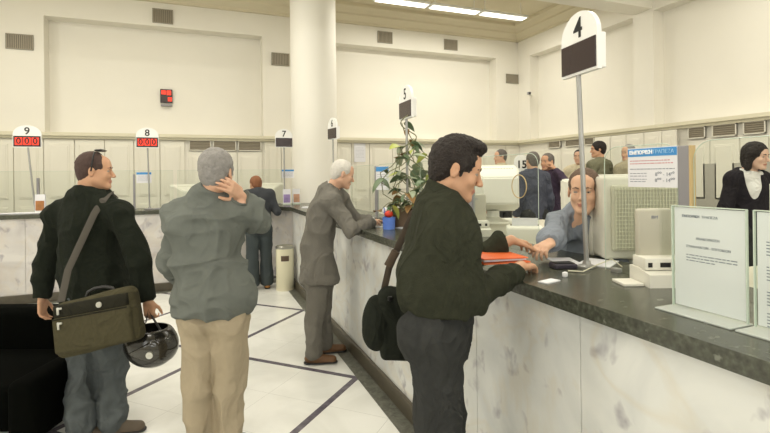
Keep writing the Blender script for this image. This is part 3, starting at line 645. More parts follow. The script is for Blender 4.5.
def skeleton(ground, fwd, h=1.75):
    s_ = h/1.76; f = Vector(fwd); f.z = 0; f.normalize(); r = Vector((f.y, -f.x, 0)); g = Vector(ground)
    T = lambda x, y, z: g+(r*x+f*y)*s_+Vector((0, 0, z*s_))
    J = dict(pel=T(0, 0, .93), waist=T(0, 0, 1.08), chest=T(0, 0, 1.29), neck=T(0, -.01, 1.47), head=T(0, .02, 1.645))
    for n, q in (('L', -1), ('R', 1)):
        J['s'+n] = T(q*.175, -.01, 1.42); J['e'+n] = T(q*.24, -.03, 1.13); J['w'+n] = T(q*.25, .04, .88); J['h'+n] = T(q*.09, 0, .9); J['k'+n] = T(q*.1, .015, .49); J['a'+n] = T(q*.105, -.02, .09)
        J['t'+n] = T(q*.135, .16, .04)-T(q*.105, -.02, .04)
    return J
def person(name, label, J, fwd, face, vox=.007, up=(0, 0, 1), sk=None, hair=('short', None), girth=1.0, top=None, pants=None, shoes=None, hands=None, hs=1.0, group=None, extra=None, hvox=None, jaw=1.0, beard=None, lips=True):
    sk = sk or SK1; hvox = hvox or vox; f = Vector(fwd); f.z = 0; f.normalize(); r = Vector((f.y, -f.x, 0))
    base = (J['aL']+J['aR'])/2; base = Vector((base.x, base.y, min((J['aL']).z, J['aR'].z)-.09)); t = thing(name, label, 'person', base, 0, group)
    O = {k: (v-base if k[0] != 't' or k in () else v) for k, v in J.items()}; g = girth; fl = (f, .72); fr2 = (f, .68)
    def trunk(s, a, k=.03):
        s.cap(O['pel'], O['waist'], .142*g+a, .132*g+a, k, fl); s.cap(O['waist'], O['chest'], .132*g+a, .152*min(g, 1.12)+a, k, fl); s.cap(O['chest'], O['neck'].lerp(O['chest'], .35), .15*min(g, 1.1)+a, .115+a, k, fr2)
        s.cap(O['sL'].lerp(O['sR'], .1), O['sR'].lerp(O['sL'], .1), .052+a, .052+a, .05)
        for n in 'LR': s.cap(O['neck'].lerp(O['chest'], .05), O['s'+n], .052+a*.6, .045+a*.8, .05)
    def arm(s, n, a, end=1.0, k=.025, taper=0):
        e, w_ = O['e'+n], O['w'+n]; w2 = e.lerp(w_, end); s.cap(O['s'+n], e, .05*g**.5+a, .041*g**.5+a, k); s.cap(e, w2, .041*g**.5+a, .028+a+taper, k)
    def leg(s, n, a, end=1.0, k=.03, b_=0):
        s.cap(O['h'+n], O['k'+n], .084*g**.5+a, .056+a, k); s.cap(O['k'+n]-f*.006, O['k'+n].lerp(O['a'+n], end), .055+a, .036+a+b_, k)
    # body
    s = SD(); trunk(s, -.012); R = frame_of(face, up); H = O['head']
    for n in 'LR':
        arm(s, n, -.004); leg(s, n, -.006); s.cap(O['a'+n]-Vector((0, 0, .03)), O['a'+n]-Vector((0, 0, .05))+J['t'+n]*.7, .03, .025, .02)
    nb = put(R, H, (0, -.03*hs, -.06*hs)); s.cap(O['neck']-Vector((0, 0, .02)), nb, .058*g**.4, .056*g**.4, .025); head_sd(s, H, R, hs, jaw)
    hd = hands or {}
    for n in 'LR':
        o_ = hd.get(n, {}); dv = o_.get('d', (O['w'+n]-O['e'+n])); pn = o_.get('pn', r if n == 'R' else -r); th = o_.get('thumb', None)
        y = Vector(dv).normalized(); x = y.cross(Vector(pn))
        if th is None: th = 1 if x.dot(f) > 0 else -1
        hand_sd(s, O['w'+n], dv, pn, th, o_.get('sc', .95), o_.get('curl', .35))
    me = s.mesh('body', vox)
    def mf(c):
        q = (c-np.array(H))@R; return ((np.abs(q[:, 0]) < .022*hs) & (q[:, 1] > .082*hs) & (np.abs(q[:, 2]+.069*hs) < .0095*hs)).astype(int) if lips else np.zeros(len(c))
    side_mats(me, mf); link('body', me, [sk, MLIP], t)
    for q in (-1, 1):
        MB().ball((0, 0, 0), (.0115*hs,)*3, 8).build('eye', MEYE, t, True, put(R, H, (q*.031*hs, .0752*hs, -.001*hs)))
        ir = MB(); ir.ball((0, 0, 0), .0072*hs, 6); ir.build('iris', MIRIS, t.children[-1], True).location = (Vector((R@np.array([0, .0052*hs, -.0005])).tolist()))
        e = MB(); pts = [put(R, H, (q*a*hs, b_*hs, c*hs)) for a, b_, c in ((.014, .092, .018), (.03, .0905, .024), (.046, .079, .018))]; e.tube(pts, [.0035*hs, .004*hs, .002*hs], 6); e.build('eyebrow', hair[1], t, True)
    hm = hair_sd(hair[0], H, R, hs).mesh('hair', min(hvox, .006), folds(.0055 if hair[0] in ('quiff', 'thick', 'long') else .003, 60, 60, 60, 3, .004)); link('hair', hm, hair[1], t)
    if beard: link('moustache', SD().ell(put(R, H, (0, .092*hs, -.053*hs)), (.024, .01, .007), R).mesh('moustache', .004), beard, t)
    # clothes
    if pants:
        s = SD(); pz = pants
        for n in 'LR': leg(s, n, pz.get('add', .018), pz.get('end', .97), .022, pz.get('flare', .012))
        s.cap(O['pel']-Vector((0, 0, .02)), O['pel'].lerp(O['waist'], .55), .146*g+.008, .142*g+.008, .03, fl)
        for n in 'LR': s.ell(O['h'+n]-f*.05+Vector((0, 0, .0)), (.085, .085, .095), None, .03)
        for n in 'LR': s.cut(O['a'+n]-Vector((0, 0, .035)), (0, 0, -1), .15)
        link('trousers', s.mesh('trousers', vox, folds(pz.get('fold', .012), 9, 9, pz.get('fz', 5), 11)), pz['mat'], t)
    if top:
        a = top.get('add', .022); s = SD(); trunk(s, a, .04); hem = top.get('hem', .0)
        hp = O['pel']+Vector((0, 0, hem)); s.cap(O['waist'], hp, .135*g+a, top.get('skirt', .15)*g+a, .04, (f, .76))
        for n in 'LR':
            arm(s, n, a*top.get('armf', .6), top.get('sleeve', .97), .035, .004)
        for n in 'LR':
            e, w_ = O['e'+n], O['w'+n]; c = e.lerp(w_, top.get('sleeve', .97)); s.cut(c, w_-e, .07)
        s.cut(hp-Vector((0, 0, top.get('drop', .03))), (0, 0, -1), .34)
        if top.get('blouson'):      # gathered waistband
            hh = hp-Vector((0, 0, top.get('drop', .03)-.03)); s.cap(hh+Vector((0, 0, .085))-f*.02, hh+Vector((0, 0, .08))+f*.02, .165*g+a, .165*g+a, .03, (f, .78)); s.cap(hh+Vector((0, 0, .01)), hh, .142*g+a, .142*g+a, .01, (f, .76)); s.cut(hp-Vector((0, 0, top.get('drop', .03))), (0, 0, -1), .34)
        nv = (nb-O['neck']).normalized(); col = top.get('collar', .055)
        if col: s.cap(O['neck']+nv*(-.01), O['neck']+nv*(col+.02), .073*g**.4, .069*g**.4, .018); s.cut(O['neck']+nv*(col+.0), nv+f*top.get('ctilt', .25), .12, .004)
        if col: s.cut(O['neck']+nv*(col+.0), nv+f*top.get('ctilt', .25), .12, .004)
        if top.get('open'):       # V opening showing the shirt
            s.cap(O['neck']+f*.1-Vector((0, 0, .02)), (O['waist']+f*.2 if top.get('vw') else O['chest']+f*.2-Vector((0, 0, .12))), top.get('vw', .055), .025 if top.get('vw') else .01, .01, sub=True)
        me = s.mesh('jacket', vox, folds(top.get('fold', .016), *top.get('fs', (7, 7, 4.5)), seed=top.get('seed', 5)))
        link(top.get('name', 'jacket'), me, top['mat'], t)
        if top.get('shirt'):
            s = SD(); trunk(s, .006); s.cap(O['neck']-nv*.02, O['neck']+nv*(col+.012), .069*g**.4, .064*g**.4, .02); s.cut(O['neck']+nv*(col+.01), nv, .09); s.cut(O['waist'], (0, 0, -1), .3)
            for n in 'LR': e, w_ = O['e'+n], O['w'+n]; s.cap(e.lerp(w_, .8), e.lerp(w_, 1.03), .036, .034, .01)
            link('shirt', s.mesh('shirt', vox), top['shirt'], t)
        if top.get('lapel'):
            for q in (-1, 1):
                s = SD(); s.cap(O['neck']+r*q*.06+f*.03, O['chest']+f*(.13*g)+r*q*.05, .016, .022, .01, (f, .5)); link('lapel', s.mesh('lapel', vox), top['mat'], t)
    if shoes:
        for n in 'LR':
            A_ = Vector(O['a'+n]); fw = Vector(J['t'+n]); fw.z = 0; fw.normalize(); g0 = Vector((A_.x, A_.y, A_.z-.09)); s = SD(); Rs = frame_of(fw)
            s.cap(g0-fw*.045+Vector((0, 0, .045)), g0+fw*.03+Vector((0, 0, .055)), .038, .038, .02); s.cap(g0+fw*.02+Vector((0, 0, .042)), g0+fw*.155+Vector((0, 0, .03)), .04, .036, .03)
            s.cut(g0+fw*.05+Vector((0, 0, .012)), (0, 0, -1), .3, .002); sh = link('shoe', s.mesh('shoe', min(vox, .007)), shoes, t)
            s = SD(); s.cap(g0-fw*.05+Vector((0, 0, .012)), g0+fw*.16+Vector((0, 0, .012)), .041, .042, .01, ((0, 0, 1), .3)); link('sole', s.mesh('sole', min(vox, .007)), MBLACK, sh)
    t['_H'] = 0; del t['_H']
    return t, O, R, base

GREEN = fabric('dark_green_fleece', '#20241d', .25, 40, .5, 260, crease=.4); GREEN2 = fabric('dark_olive_fleece', '#34362b', .3, 30, .5, 220); GREYJ = fabric('grey_blouson_cloth', '#6c706b', .08, 30, .2, 300, crease=.45, cs=4)
SUIT = fabric('grey_wool_suit', '#75726b', .1, 120, .3, 420, crease=.45, cs=5); KHAKI = fabric('khaki_cotton', '#aa9d86', .06, 30, .2, crease=.4, cs=4); DENIM = fabric('grey_denim', '#565b5c', .25, 22, .4, 300, crease=.5, cs=5); CHAR = fabric('charcoal_jeans', '#383938', .25, 30, .4, 300)
BLUESH = fabric('slate_blue_shirt', '#8a919b', .08, 30, .2); NAVY = fabric('navy_jacket', '#50535e', .12); PLUM = fabric('plum_jacket', '#4d4252', .12); OLIVE = fabric('olive_suit', '#7b7a64', .1); BEIGEJ = fabric('beige_jacket', '#cfc4a8', .06); WSH = fabric('white_shirt', '#e9e7e2', .03); DARKJ = fabric('black_jacket', '#2c292d', .15); TAUPE = fabric('taupe_jacket', '#a89f86', .08)
HGREY = mat('grey_hair', '#8f8c89', .8, noise=.3, nscale=40, bump=.7, bscale=90); HWHITE = mat('white_hair', '#d6d2ca', .8, noise=.15, nscale=90, bump=.7, bscale=160); HDARK = mat('dark_brown_hair', '#1f1612', .7, noise=.4, nscale=70, bump=.9, bscale=130); HBLACK = mat('cropped_hair', '#4d3c37', .9, noise=.3, nscale=120, bump=.5, bscale=300); HBROWN = mat('brown_hair', '#655040', .75, noise=.3, nscale=80, bump=.8, bscale=140); HSALT = mat('greying_hair', '#6b655f', .8, noise=.3, nscale=80, bump=.8, bscale=140); HGING = mat('ginger_hair', '#8a5b3d', .8, noise=.3, nscale=80, bump=.6, bscale=160)
SHBR = mat('brown_leather', '#6b4b2e', .45, noise=.2); SHDK = mat('dark_leather', '#2c2622', .4); SHTRK = mat('brown_suede', '#5a4f42', .7, noise=.2)

# dark jacketed customer at the near counter
g = W(440, 330, 1.87); J = skeleton((g.x, g.y, 0), (1, 0, 0), 1.76); fD = Vector((1, 0.0, 0))
J.update(head=W(456, 169, 1.9), neck=W(442, 211, 1.87), chest=W(442, 243, 1.87), waist=W(442, 285, 1.87), pel=W(439, 322, 1.87), sR=W(445, 237, 1.77), sL=W(448, 230, 2.05), eR=W(473, 297, 1.79), wR=W(521, 266, 2.06), eL=W(464, 262, 2.2), wL=W(511, 240, 2.24), hR=W(436, 335, 1.78), hL=W(440, 330, 1.96), kR=W(438, 445, 1.78), kL=W(446, 440, 1.98))
for n, d_ in (('R', 1.76), ('L', 1.96)): p = W(432, 560, d_); J['a'+n] = Vector((p.x-.02, p.y, .09)); J['t'+n] = Vector((.16, -.01 if n == 'R' else .03, 0))
tD, OD, RD, bD = person('person', 'dark-haired man in an olive fleece jacket leaning on the near counter with papers', J, fD, (Rv*1.0-Fv*.1-Uv*.3), .006, sk=SK2, hair=('quiff', HDARK), girth=.95,
    top=dict(mat=GREEN2, add=.026, hem=.06, drop=.0, blouson=True, sleeve=.8, collar=.075, ctilt=.7, fold=.026, fs=(6, 6, 3.2), skirt=.142, seed=21, armf=.55), pants=dict(mat=CHAR, add=.012, fold=.022), shoes=SHDK, hvox=.005,
    hands=dict(R=dict(d=(W(552, 261, 2.33)-W(521, 266, 2.06)), pn=(-.25, -.35, 1), thumb=-1, curl=[.5, .6, .65, .6, .5]), L=dict(d=(W(540, 247, 2.36)-W(511, 240, 2.24)), pn=(-.1, 0, 1), thumb=1, curl=[.35, .35, .4, .45, .2])), hs=1.02)

# elderly man in the grey suit
J = skeleton((1.0, 4.04, 0), (1, 0, 0), 1.73)
J.update(head=W(342.5, 174, 4.1), neck=W(331, 190, 4.1), chest=W(322, 215, 4.1), waist=W(317, 247, 4.12), pel=W(319, 272, 4.12), sR=W(331, 201, 3.93), eR=W(351, 230, 3.88), wR=W(372, 222, 4.1), sL=W(338, 198, 4.3), eL=W(358, 222, 4.35), wL=W(371, 220, 4.45), hR=W(318, 278, 4.05), hL=W(322, 276, 4.22), kR=W(315, 318, 4.03), kL=W(323, 316, 4.22))
p = W(314, 350, 4.02); J['aR'] = Vector((p.x, p.y, .09)); p = W(325, 344, 4.25); J['aL'] = Vector((p.x, p.y, .09)); J['tR'] = Vector((.16, -.05, 0)); J['tL'] = Vector((.16, -.02, 0))
tC, OC, RC, bC = person('person', 'white-haired elderly man in a grey suit resting his arm on the counter', J, (1, -.05, 0), (1, -.12, -.3), .008, sk=SK3, hair=('short', HWHITE), girth=.98,
    top=dict(mat=SUIT, add=.026, hem=-.05, drop=.03, sleeve=.97, collar=.04, skirt=.185, fold=.024, shirt=WSH, seed=8), pants=dict(mat=SUIT, add=.016, fold=.016, flare=.02), shoes=SHBR, hvox=.006,
    hands=dict(R=dict(d=(.4, .95, -.1), pn=(-.1, 0, 1), curl=.25), L=dict(d=(.9, .2, -.1), pn=(0, 0, 1), curl=.3)))

# grey haired caller seen from behind
gB = W(214, 440, 2.65); J = skeleton((gB.x, gB.y, 0), Fv, 1.72)
J.update(head=W(217, 172, 2.62), neck=W(212, 193, 2.64), chest=W(208, 225, 2.65), waist=W(209, 275, 2.65), pel=W(214, 305, 2.65), sL=W(180, 213, 2.68), sR=W(240, 209, 2.66), eR=W(263, 221, 2.84), wR=W(240, 194, 2.66), eL=W(173, 262, 2.74), wL=W(190, 292, 2.92), hL=W(201, 318, 2.65), hR=W(229, 317, 2.65), kL=W(200, 385, 2.64), kR=W(229, 385, 2.66))
p = W(200, 450, 2.63); J['aL'] = Vector((p.x, p.y, .09)); p = W(228, 450, 2.67); J['aR'] = Vector((p.x, p.y, .09)); J['tL'] = Fv*.16-Rv*.03; J['tR'] = Fv*.16+Rv*.04
tB, OB, RB, bB = person('person', 'grey-haired man in a grey blouson and khaki trousers holding a hand to his ear', J, Fv-Rv*.12, Fv+Rv*.12, .007, sk=SK3, hair=('thick', HGREY), girth=1.08,
    top=dict(mat=GREYJ, add=.028, hem=.02, drop=.05, blouson=True, sleeve=.93, collar=.06, fold=.04, fs=(5, 5, 8), skirt=.15, seed=34), pants=dict(mat=KHAKI, add=.022, fold=.022, fs=4), shoes=SHDK, hvox=.006,
    hands=dict(R=dict(d=W(222, 180, 2.5)-W(240, 194, 2.66), pn=(Rv*.35-Fv*.9+Uv*.3), thumb=-1, curl=[.3, .35, .4, .5, .4], sc=1.08), L=dict(curl=.4)))

# heavy man with the satchel
gA = W(95, 430, 3.0); fA = (Fv*.94+Rv*.34); J = skeleton((gA.x, gA.y, 0), fA, 1.78)
J.update(head=W(95, 171, 3.0), neck=W(89, 193, 3.0), chest=W(90, 228, 3.02), waist=W(92, 275, 3.02), pel=W(95, 303, 3.02), sL=W(57, 216, 3.06), sR=W(121, 215, 2.94), eL=W(45, 262, 3.08), wL=W(42, 299, 3.05), eR=W(141, 262, 2.9), wR=W(148, 301, 2.88), hL=W(82, 318, 3.06), hR=W(108, 318, 2.98), kL=W(84, 375, 2.98), kR=W(112, 373, 3.02))
p = W(80, 428, 2.84); J['aL'] = Vector((p.x, p.y, .09)); p = W(112, 419, 2.95); J['aR'] = Vector((p.x, p.y, .09)); J['tL'] = Rv*.1+Fv*.1; J['tR'] = Rv*.15+Fv*.03
tA, OA, RA, bA = person('person', 'heavy man in a dark sweater and jeans with sunglasses on his cropped head', J, fA, (Rv*.93+Fv*.35-Uv*.02), .007, sk=SK2, hair=('receding', HBLACK), girth=1.3, jaw=1.08,
    top=dict(name='sweater', mat=GREEN, add=.024, hem=-.02, drop=.05, sleeve=.96, collar=.03, fold=.024, skirt=.16, seed=14), pants=dict(mat=DENIM, add=.022, fold=.03, fz=8, flare=.02), shoes=SHTRK, hvox=.006,
    hands=dict(R=dict(d=Vector((0, 0, -1))+Rv*.1, pn=-Fv, curl=[.9, .95, 1, 1, .5]), L=dict(d=(0, 0, -1), pn=-Rv, curl=.5)))
# sunglasses pushed up on his head
t = thing('sunglasses', 'dark sunglasses pushed up on the cropped head of the heavy man', 'sunglasses', J['head'])
H0 = Vector((0, 0, 0)); m = MB()
for q in (-1, 1): m.tube([put(RA, H0, v) for v in ((q*.088, -.005, -.002), (q*.09, .0, .035), (q*.084, .005, .085), (q*.066, .01, .12))], .0045, 8)
m.build('temple_arms', MBLACK, t, True)
for q in (-1, 1): MB().ball(put(RA, H0, (q*.035, .03, .131)), (.03, .022, .008), 10).build('lens', MBLACK, t, True)
MB().tube([put(RA, H0, (a, .03, .139)) for a in (-.01, .01)], .003, 6).build('bridge', MBLACK, t)

# seated teller reaching across
J = skeleton((2.16, 2.0, .2), (-1, -.25, 0), 1.66); fE = Vector((-.93, -.3, 0))
J.update(head=W(584, 191, 2.55), neck=W(586, 213, 2.62), chest=W(588, 238, 2.72), waist=W(592, 270, 2.8), sR=W(561, 226, 2.66), eR=W(556, 243, 2.44), wR=W(550, 243, 2.36), sL=W(612, 226, 2.62), eL=W(622, 262, 2.55), wL=W(612, 272, 2.44))
J['eR'] = W(551, 240, 2.5)
tE, OE, RE, bE = person('person', 'teller in a slate blue shirt behind the counter reaching towards the customer', J, fE, (-.93, -.74, -.04), .006, sk=SK1, hair=('short', HBROWN), girth=.98,
    top=dict(name='shirt', mat=BLUESH, add=.02, hem=.0, drop=.02, sleeve=.92, collar=.045, fold=.022, seed=40, open=True), pants=dict(mat=CHAR), shoes=SHDK,
    hands=dict(R=dict(d=(-.75, -.35, -.12), pn=(0, -.1, 1), curl=[.6, .65, .7, .7, .5]), L=dict(d=(-1, 0, -.1), pn=(0, 0, 1), curl=.4)))

# customer at the back counter
p = W(260, 287, 6.75); J = skeleton((p.x, p.y, 0), (-.12, 1, 0), 1.66); J['head'] += Vector((-.03, .1, -.06)); J['neck'] += Vector((0, .06, -.03))
for n, q in (('L', -1), ('R', 1)): J['w'+n] = Vector((p.x+q*.2-.05, YM+.08, 1.22)); J['e'+n] += Vector((q*.02, -.06, .03))
person('person', 'small figure in dark clothes and tan shoes at the back counter near the bin', J, (-.12, 1, 0), (-.4, 1, -.15), .011, sk=SK2, hair=('short', HGING), top=dict(mat=mat('dark_grey_coat', '#34373c', .9), sleeve=.97, hem=-.06), pants=dict(mat=mat('dark_slate_cloth', '#3a4244', .9), add=.024, flare=.03), shoes=mat('tan_leather', '#a8763c', .5), hands=dict(L=dict(d=(.2, 1, -.1), pn=(0, 0, 1)), R=dict(d=(-.2, 1, -.1), pn=(0, 0, 1))))

# people beyond the counter
def far(label, px, ytop, d, face, tmat, hr, h=None, sk=SK1, fwd=None, mods=None, vox=.012, **kw):
    p = W(px, ytop, d); fw = fwd or face; hh = (p.z-.2)/1.005 if not h else h
    J = skeleton((p.x, p.y, .2), fw, hh)
    if mods: mods(J)
    return person('person', label, J, fw, face, vox, sk=sk, hair=hr, top=dict(mat=tmat, sleeve=.97, hem=-.05, **kw), pants=dict(mat=CHAR), shoes=SHDK, hvox=.008)
def phone(J):
    r = (J['sR']-J['sL']).normalized(); J['eL'] = J['sL']-r*.12+Vector((0, 0, -.16))-Fv*.14; J['wL'] = J['head']-r*.11+Vector((0, 0, -.1))-Fv*.04
far('distant man in a blue-grey jacket seen from behind beside the fifteen sign', 533, 152, 6.2, -Rv*.2+Fv*.9, NAVY, ('short', HSALT))
far('distant person in a plum jacket with a hand raised to the cheek', 548, 153.5, 6.6, -Rv*.75-Fv*.5, PLUM, ('short', HSALT), sk=SK2, mods=phone)
far('distant man in a pale beige jacket facing left', 501, 149, 7.6, -Rv*.95-Fv*.2, BEIGEJ, ('short', HSALT), fwd=-Rv*.4+Fv*.9, sk=SK3)
far('distant dark-haired man in a light shirt left of the tall sign pole', 579, 149.5, 7.9, -Rv*.5-Fv*.7, BEIGEJ, ('short', HDARK))
far('distant dark-haired man in an olive suit facing left', 599, 141, 7.1, -Rv*.97+Fv*.15, OLIVE, ('thick', HDARK), fwd=-Rv*.5+Fv*.85, shirt=WSH, sk=SK2)
far('distant grey-haired man in a taupe jacket half hidden by the blue-headed notice', 629, 144, 6.9, -Rv*.9-Fv*.3, TAUPE, ('short', HGREY), fwd=-Rv*.2+Fv*.95)
p = W(748, 144, 4.4); J = skeleton((p.x, p.y, .2), (-.2, -1, 0), (p.z-.2)/1.005)
J['head'] += Rv*.03-Fv*.03
person('person', 'woman with long dark hair in a black jacket and white shirt at the right edge', J, -Fv-Rv*.2, Rv*.38-Fv*.9-Uv*.12, .008, sk=SKW, hair=('long', HDARK), girth=.95, top=dict(mat=DARKJ, hem=-.05, add=.024, shirt=WSH, open=True, vw=.085, collar=.03, fold=.01), pants=dict(mat=CHAR), shoes=SHDK)

# ------------------------------------------------------------------ what people carry
# satchel of the heavy man
BAGM = fabric('brown_green_nylon', '#4a4634', .18, 60, .3, 500); BAGD = fabric('dark_nylon_trim', '#2b2a22', .1); MSIL = mat('silver_metal', '#c3c3bd', .3, .8)
bc = W(100, 321, 2.70); tl = W(61, 299, 2.68); trr = W(143, 285, 2.76)
ang = math.atan2((W(143, 330, 2.74)-W(58, 352, 2.66)).z, 85*2.7/471)
t = thing('satchel', 'brown-green laptop satchel hanging behind the heavy man', 'bag', bc)
Rz = Matrix(((Rv.x, Fv.x, 0), (Rv.y, Fv.y, 0), (0, 0, 1))).to_4x4(); RB_ = Rz @ Matrix.Rotation(-.17, 4, 'Y') @ Matrix.Rotation(-.12, 4, 'X')
def bagpart(m, name, mt, par=t, sm=True):
    bmesh.ops.transform(m.bm, matrix=RB_, verts=m.bm.verts); return m.build(name, mt, par, sm)
m = MB(); m.box((0, 0, 0), (.49, .12, .31), bev=.045, seg=5)
bmesh.ops.subdivide_edges(m.bm, edges=m.bm.edges[:], cuts=2, use_grid_fill=True)
for v in m.bm.verts: v.co.z += .012*math.sin(v.co.x*9)-.06*max(0, v.co.x)*(v.co.z > 0)*0; v.co.x *= 1-.14*(v.co.z/.31+.5)*.6
bagpart(m, 'body', BAGM)
m = MB(); m.box((.0, -.066, -.035), (.44, .04, .2), bev=.018, seg=4); pk = bagpart(m, 'front_pocket', BAGM)
m = MB(); m.box((.0, -.064, .095), (.425, .03, .075), bev=.014, seg=3); bagpart(m, 'upper_pocket', BAGD)
for z, nm in ((.055, 'zip'), (.128, 'zip')): m = MB(); m.tube([(-.21, -.084 if z < .1 else -.062, z), (.21, -.084 if z < .1 else -.062, z)], .005, 8); bagpart(m, nm, BAGD)
for x, z in ((-.17, .1), (-.175, .02)): m = MB(); m.box((x, -.092, z), (.014, .008, .042), bev=.004); m.box((x+.012, -.092, z+.012), (.022, .006, .012), bev=.003); bagpart(m, 'zip_pull', MSIL)
m = MB(); m.cyl((.055, -.078, .095), (.055, -.084, .095), .016, n=20); o = bagpart(m, 'badge', MSIL)
m = MB(); m.tube([(-.06, 0, .15), (-.05, 0, .172), (-.01, 0, .187), (.05, 0, .187), (.09, 0, .172), (.1, 0, .15)], .011, 10); bagpart(m, 'handle', MBLACK)
sh = J0 = OA['sR']+bA-bc; m = MB()
pts = [Vector(W(61, 302, 2.7)-bc), W(68, 270, 2.79)-bc, W(82, 240, 2.83)-bc, W(94, 214, 2.86)-bc, W(103, 200, 2.89)-bc, W(111, 193, 2.96)-bc, W(116, 196, 3.05)-bc]
m.tube(pts, .022, 10, .18, up=Fv); m.build('shoulder_strap', mat('strap_webbing', '#4b4740', .9), t, True)
# helmet
hc = W(151, 343, 2.85); t = thing('motorcycle_helmet', 'black open motorcycle helmet hanging from the hand of the heavy man', 'helmet', hc)
MH = mat('glossy_black_shell', '#1d1c18', .18, spec=.7); s = SD(); Rh = np.array((Rz @ Matrix.Rotation(.35, 4, 'Y')).to_3x3())
s.ell((0, 0, 0), (.155, .14, .14), Rh, .01); s.ell((0, 0, .02), (.125, .116, .11), Rh, .004, True); s.cut((0, 0, .095), Rh@np.array([-.35, 0, 1.]), .3, .01)
link('shell', s.mesh('shell', .006), MH, t); s = SD(); s.ell((0, 0, -.0), (.161, .146, .134), Rh, .01); s.ell((0, 0, .0), (.146, .137, .14), Rh, .004, True); s.cut(Rh@np.array([.0, 0, .03]), Rh@np.array([-1, 0, .9]), .4, .006); s.cut(Rh@np.array([.0, 0, -.05]), Rh@np.array([0, 0, -1.]), .4, .006)
link('visor', s.mesh('visor', .006), mat('smoked_visor', '#2c2a24', .1, spec=.8), t)
s = SD(); s.ell((0, 0, .03), (.122, .113, .09), Rh, .004); s.cut((0, 0, .03), (0, 0, 1), .3, .01); link('lining', s.mesh('lining', .007), MBLACK, t)
MB().tube([Rh@np.array([-.1, 0, .05]), W(146, 322, 2.87)-hc, W(149, 309, 2.875)-hc, W(153, 318, 2.87)-hc, Rh@np.array([.1, -.02, .05])], .008, 8, .5).build('chin_strap', MBLACK, t, True)
MB().cyl(Rh@np.array([.06, -.11, -.0]), Rh@np.array([.065, -.145, -.0]), .02).build('pivot_cap', MSIL, t, True)
# shoulder bag of the dark jacketed customer
MBAG = fabric('black_canvas', '#232620', .15, 60, .3); bq = W(397, 322, 2.1); t = thing('shoulder_bag', 'black shoulder bag hanging at the hip of the dark-haired customer', 'bag', bq)
s = SD(); Rb = np.array(Rz.to_3x3()); L = lambda a, b_, c: (Rv*a+Fv*b_+Uv*c)
s.box(L(.02, 0, -.01), (.095, .05, .15), Rb, .025, .01); s.cap(L(-.04, 0, .12), L(.09, 0, .11), .035, .035, .03); me = s.mesh('body', .007, folds(.008, 8, 8, 8, 4)); link('body', me, MBAG, t)
s = SD(); s.ell(L(-.09, .0, -.0), (.06, .05, .125), Rb, .02); s.cap(L(-.09, 0, -.05), L(-.03, 0, .11), .05, .03, .03); link('side_pouch', s.mesh('side_pouch', .007, folds(.008, 8, 8, 8, 6)), MBAG, t)
MB().tube([W(384, 290, 2.12)-bq, W(389, 268, 2.1)-bq, W(402, 238, 2.04)-bq, W(413, 214, 2.02)-bq, W(425, 199, 2.02)-bq, W(436, 203, 2.07)-bq], .015, 10, .18, up=Fv).build('shoulder_strap', mat('brown_webbing', '#4a4036', .9), t, True)
MB().tube([W(388, 266, 2.075)-bq, W(396, 251, 2.045)-bq], .019, 10, .3, up=Fv).build('strap_pad', mat('brown_pad', '#57493b', .9), t, True)
for a in (-.03, .06): MB().box(L(a, -.06, .12), (.02, .015, .02), bev=.004).build('buckle', MBLACK, t)
MB().ball(L(.0, -.0, -.155), .012, 8).build('strap_end', MBLACK, t)

# ------------------------------------------------------------------ furniture on the floor
t = thing('armchair', 'black upholstered armchair at the left edge behind the heavy man', 'armchair', (0, 0, 0)); Pl = Fv*3.12+Rv*(-2.50)
MS = mat('black_velvet', '#070806', .95, noise=.3, nscale=40, spec=.03); t.location = (Pl.x, Pl.y, 0); t.rotation_euler = (0, 0, math.atan2(Rv.y, Rv.x)-.02)
MB().box((0, -.08, .27), (.72, .7, .26), bev=.06, seg=4).build('seat', MS, t, True); MB().box((0, .32, .4), (1.02, .2, .56), bev=.06, seg=4).build('backrest', MS, t, True)
for q in (-1, 1): MB().box((q*.42, -.08, .27), (.17, .74, .36), bev=.05, seg=4).build('armrest', MS, t, True)
for a in (-.42, .42):
    for b_ in (-.38, .32): MB().cyl((a, b_, 0), (a, b_, .16), .02, .026).build('leg', MBLACK, t)
t = thing('waste_bin', 'cream cylindrical waste bin in the corner of the counters', 'waste bin', (1.115, 6.74, 0))
MB().lathe([(.12, 0), (.125, .01), (.125, .6), (.12, .615), (.1, .615), (.1, .6), (.02, .59)], n=40).build('drum', mat('cream_enamel', '#ddd8bd', .4), t, True)
MB().lathe([(.127, .0), (.127, .02), (.124, .02)], (0, 0, 0), 40).build('base_ring', MLEDGE, t); MB().lathe([(.128, .585), (.128, .612), (.118, .622), (.108, .612)], n=40).build('rim', mat('steel_rim', '#a7a69c', .3, .7), t, True)
m = MB(); n_ = 10; a0 = math.atan2(-1, -.15)
q0 = [(.127*math.cos(a0+(k/n_-.5)*.85), .127*math.sin(a0+(k/n_-.5)*.85)) for k in range(n_+1)]
for (x0, y0), (x1, y1) in zip(q0, q0[1:]): m.box(((x0+x1)/2, (y0+y1)/2, .455), (.014, .004, .075), (0, 0, math.atan2(y1-y0, x1-x0)))
m.build('slot', mat('dark_slot', '#5d4c3e', .7), t)

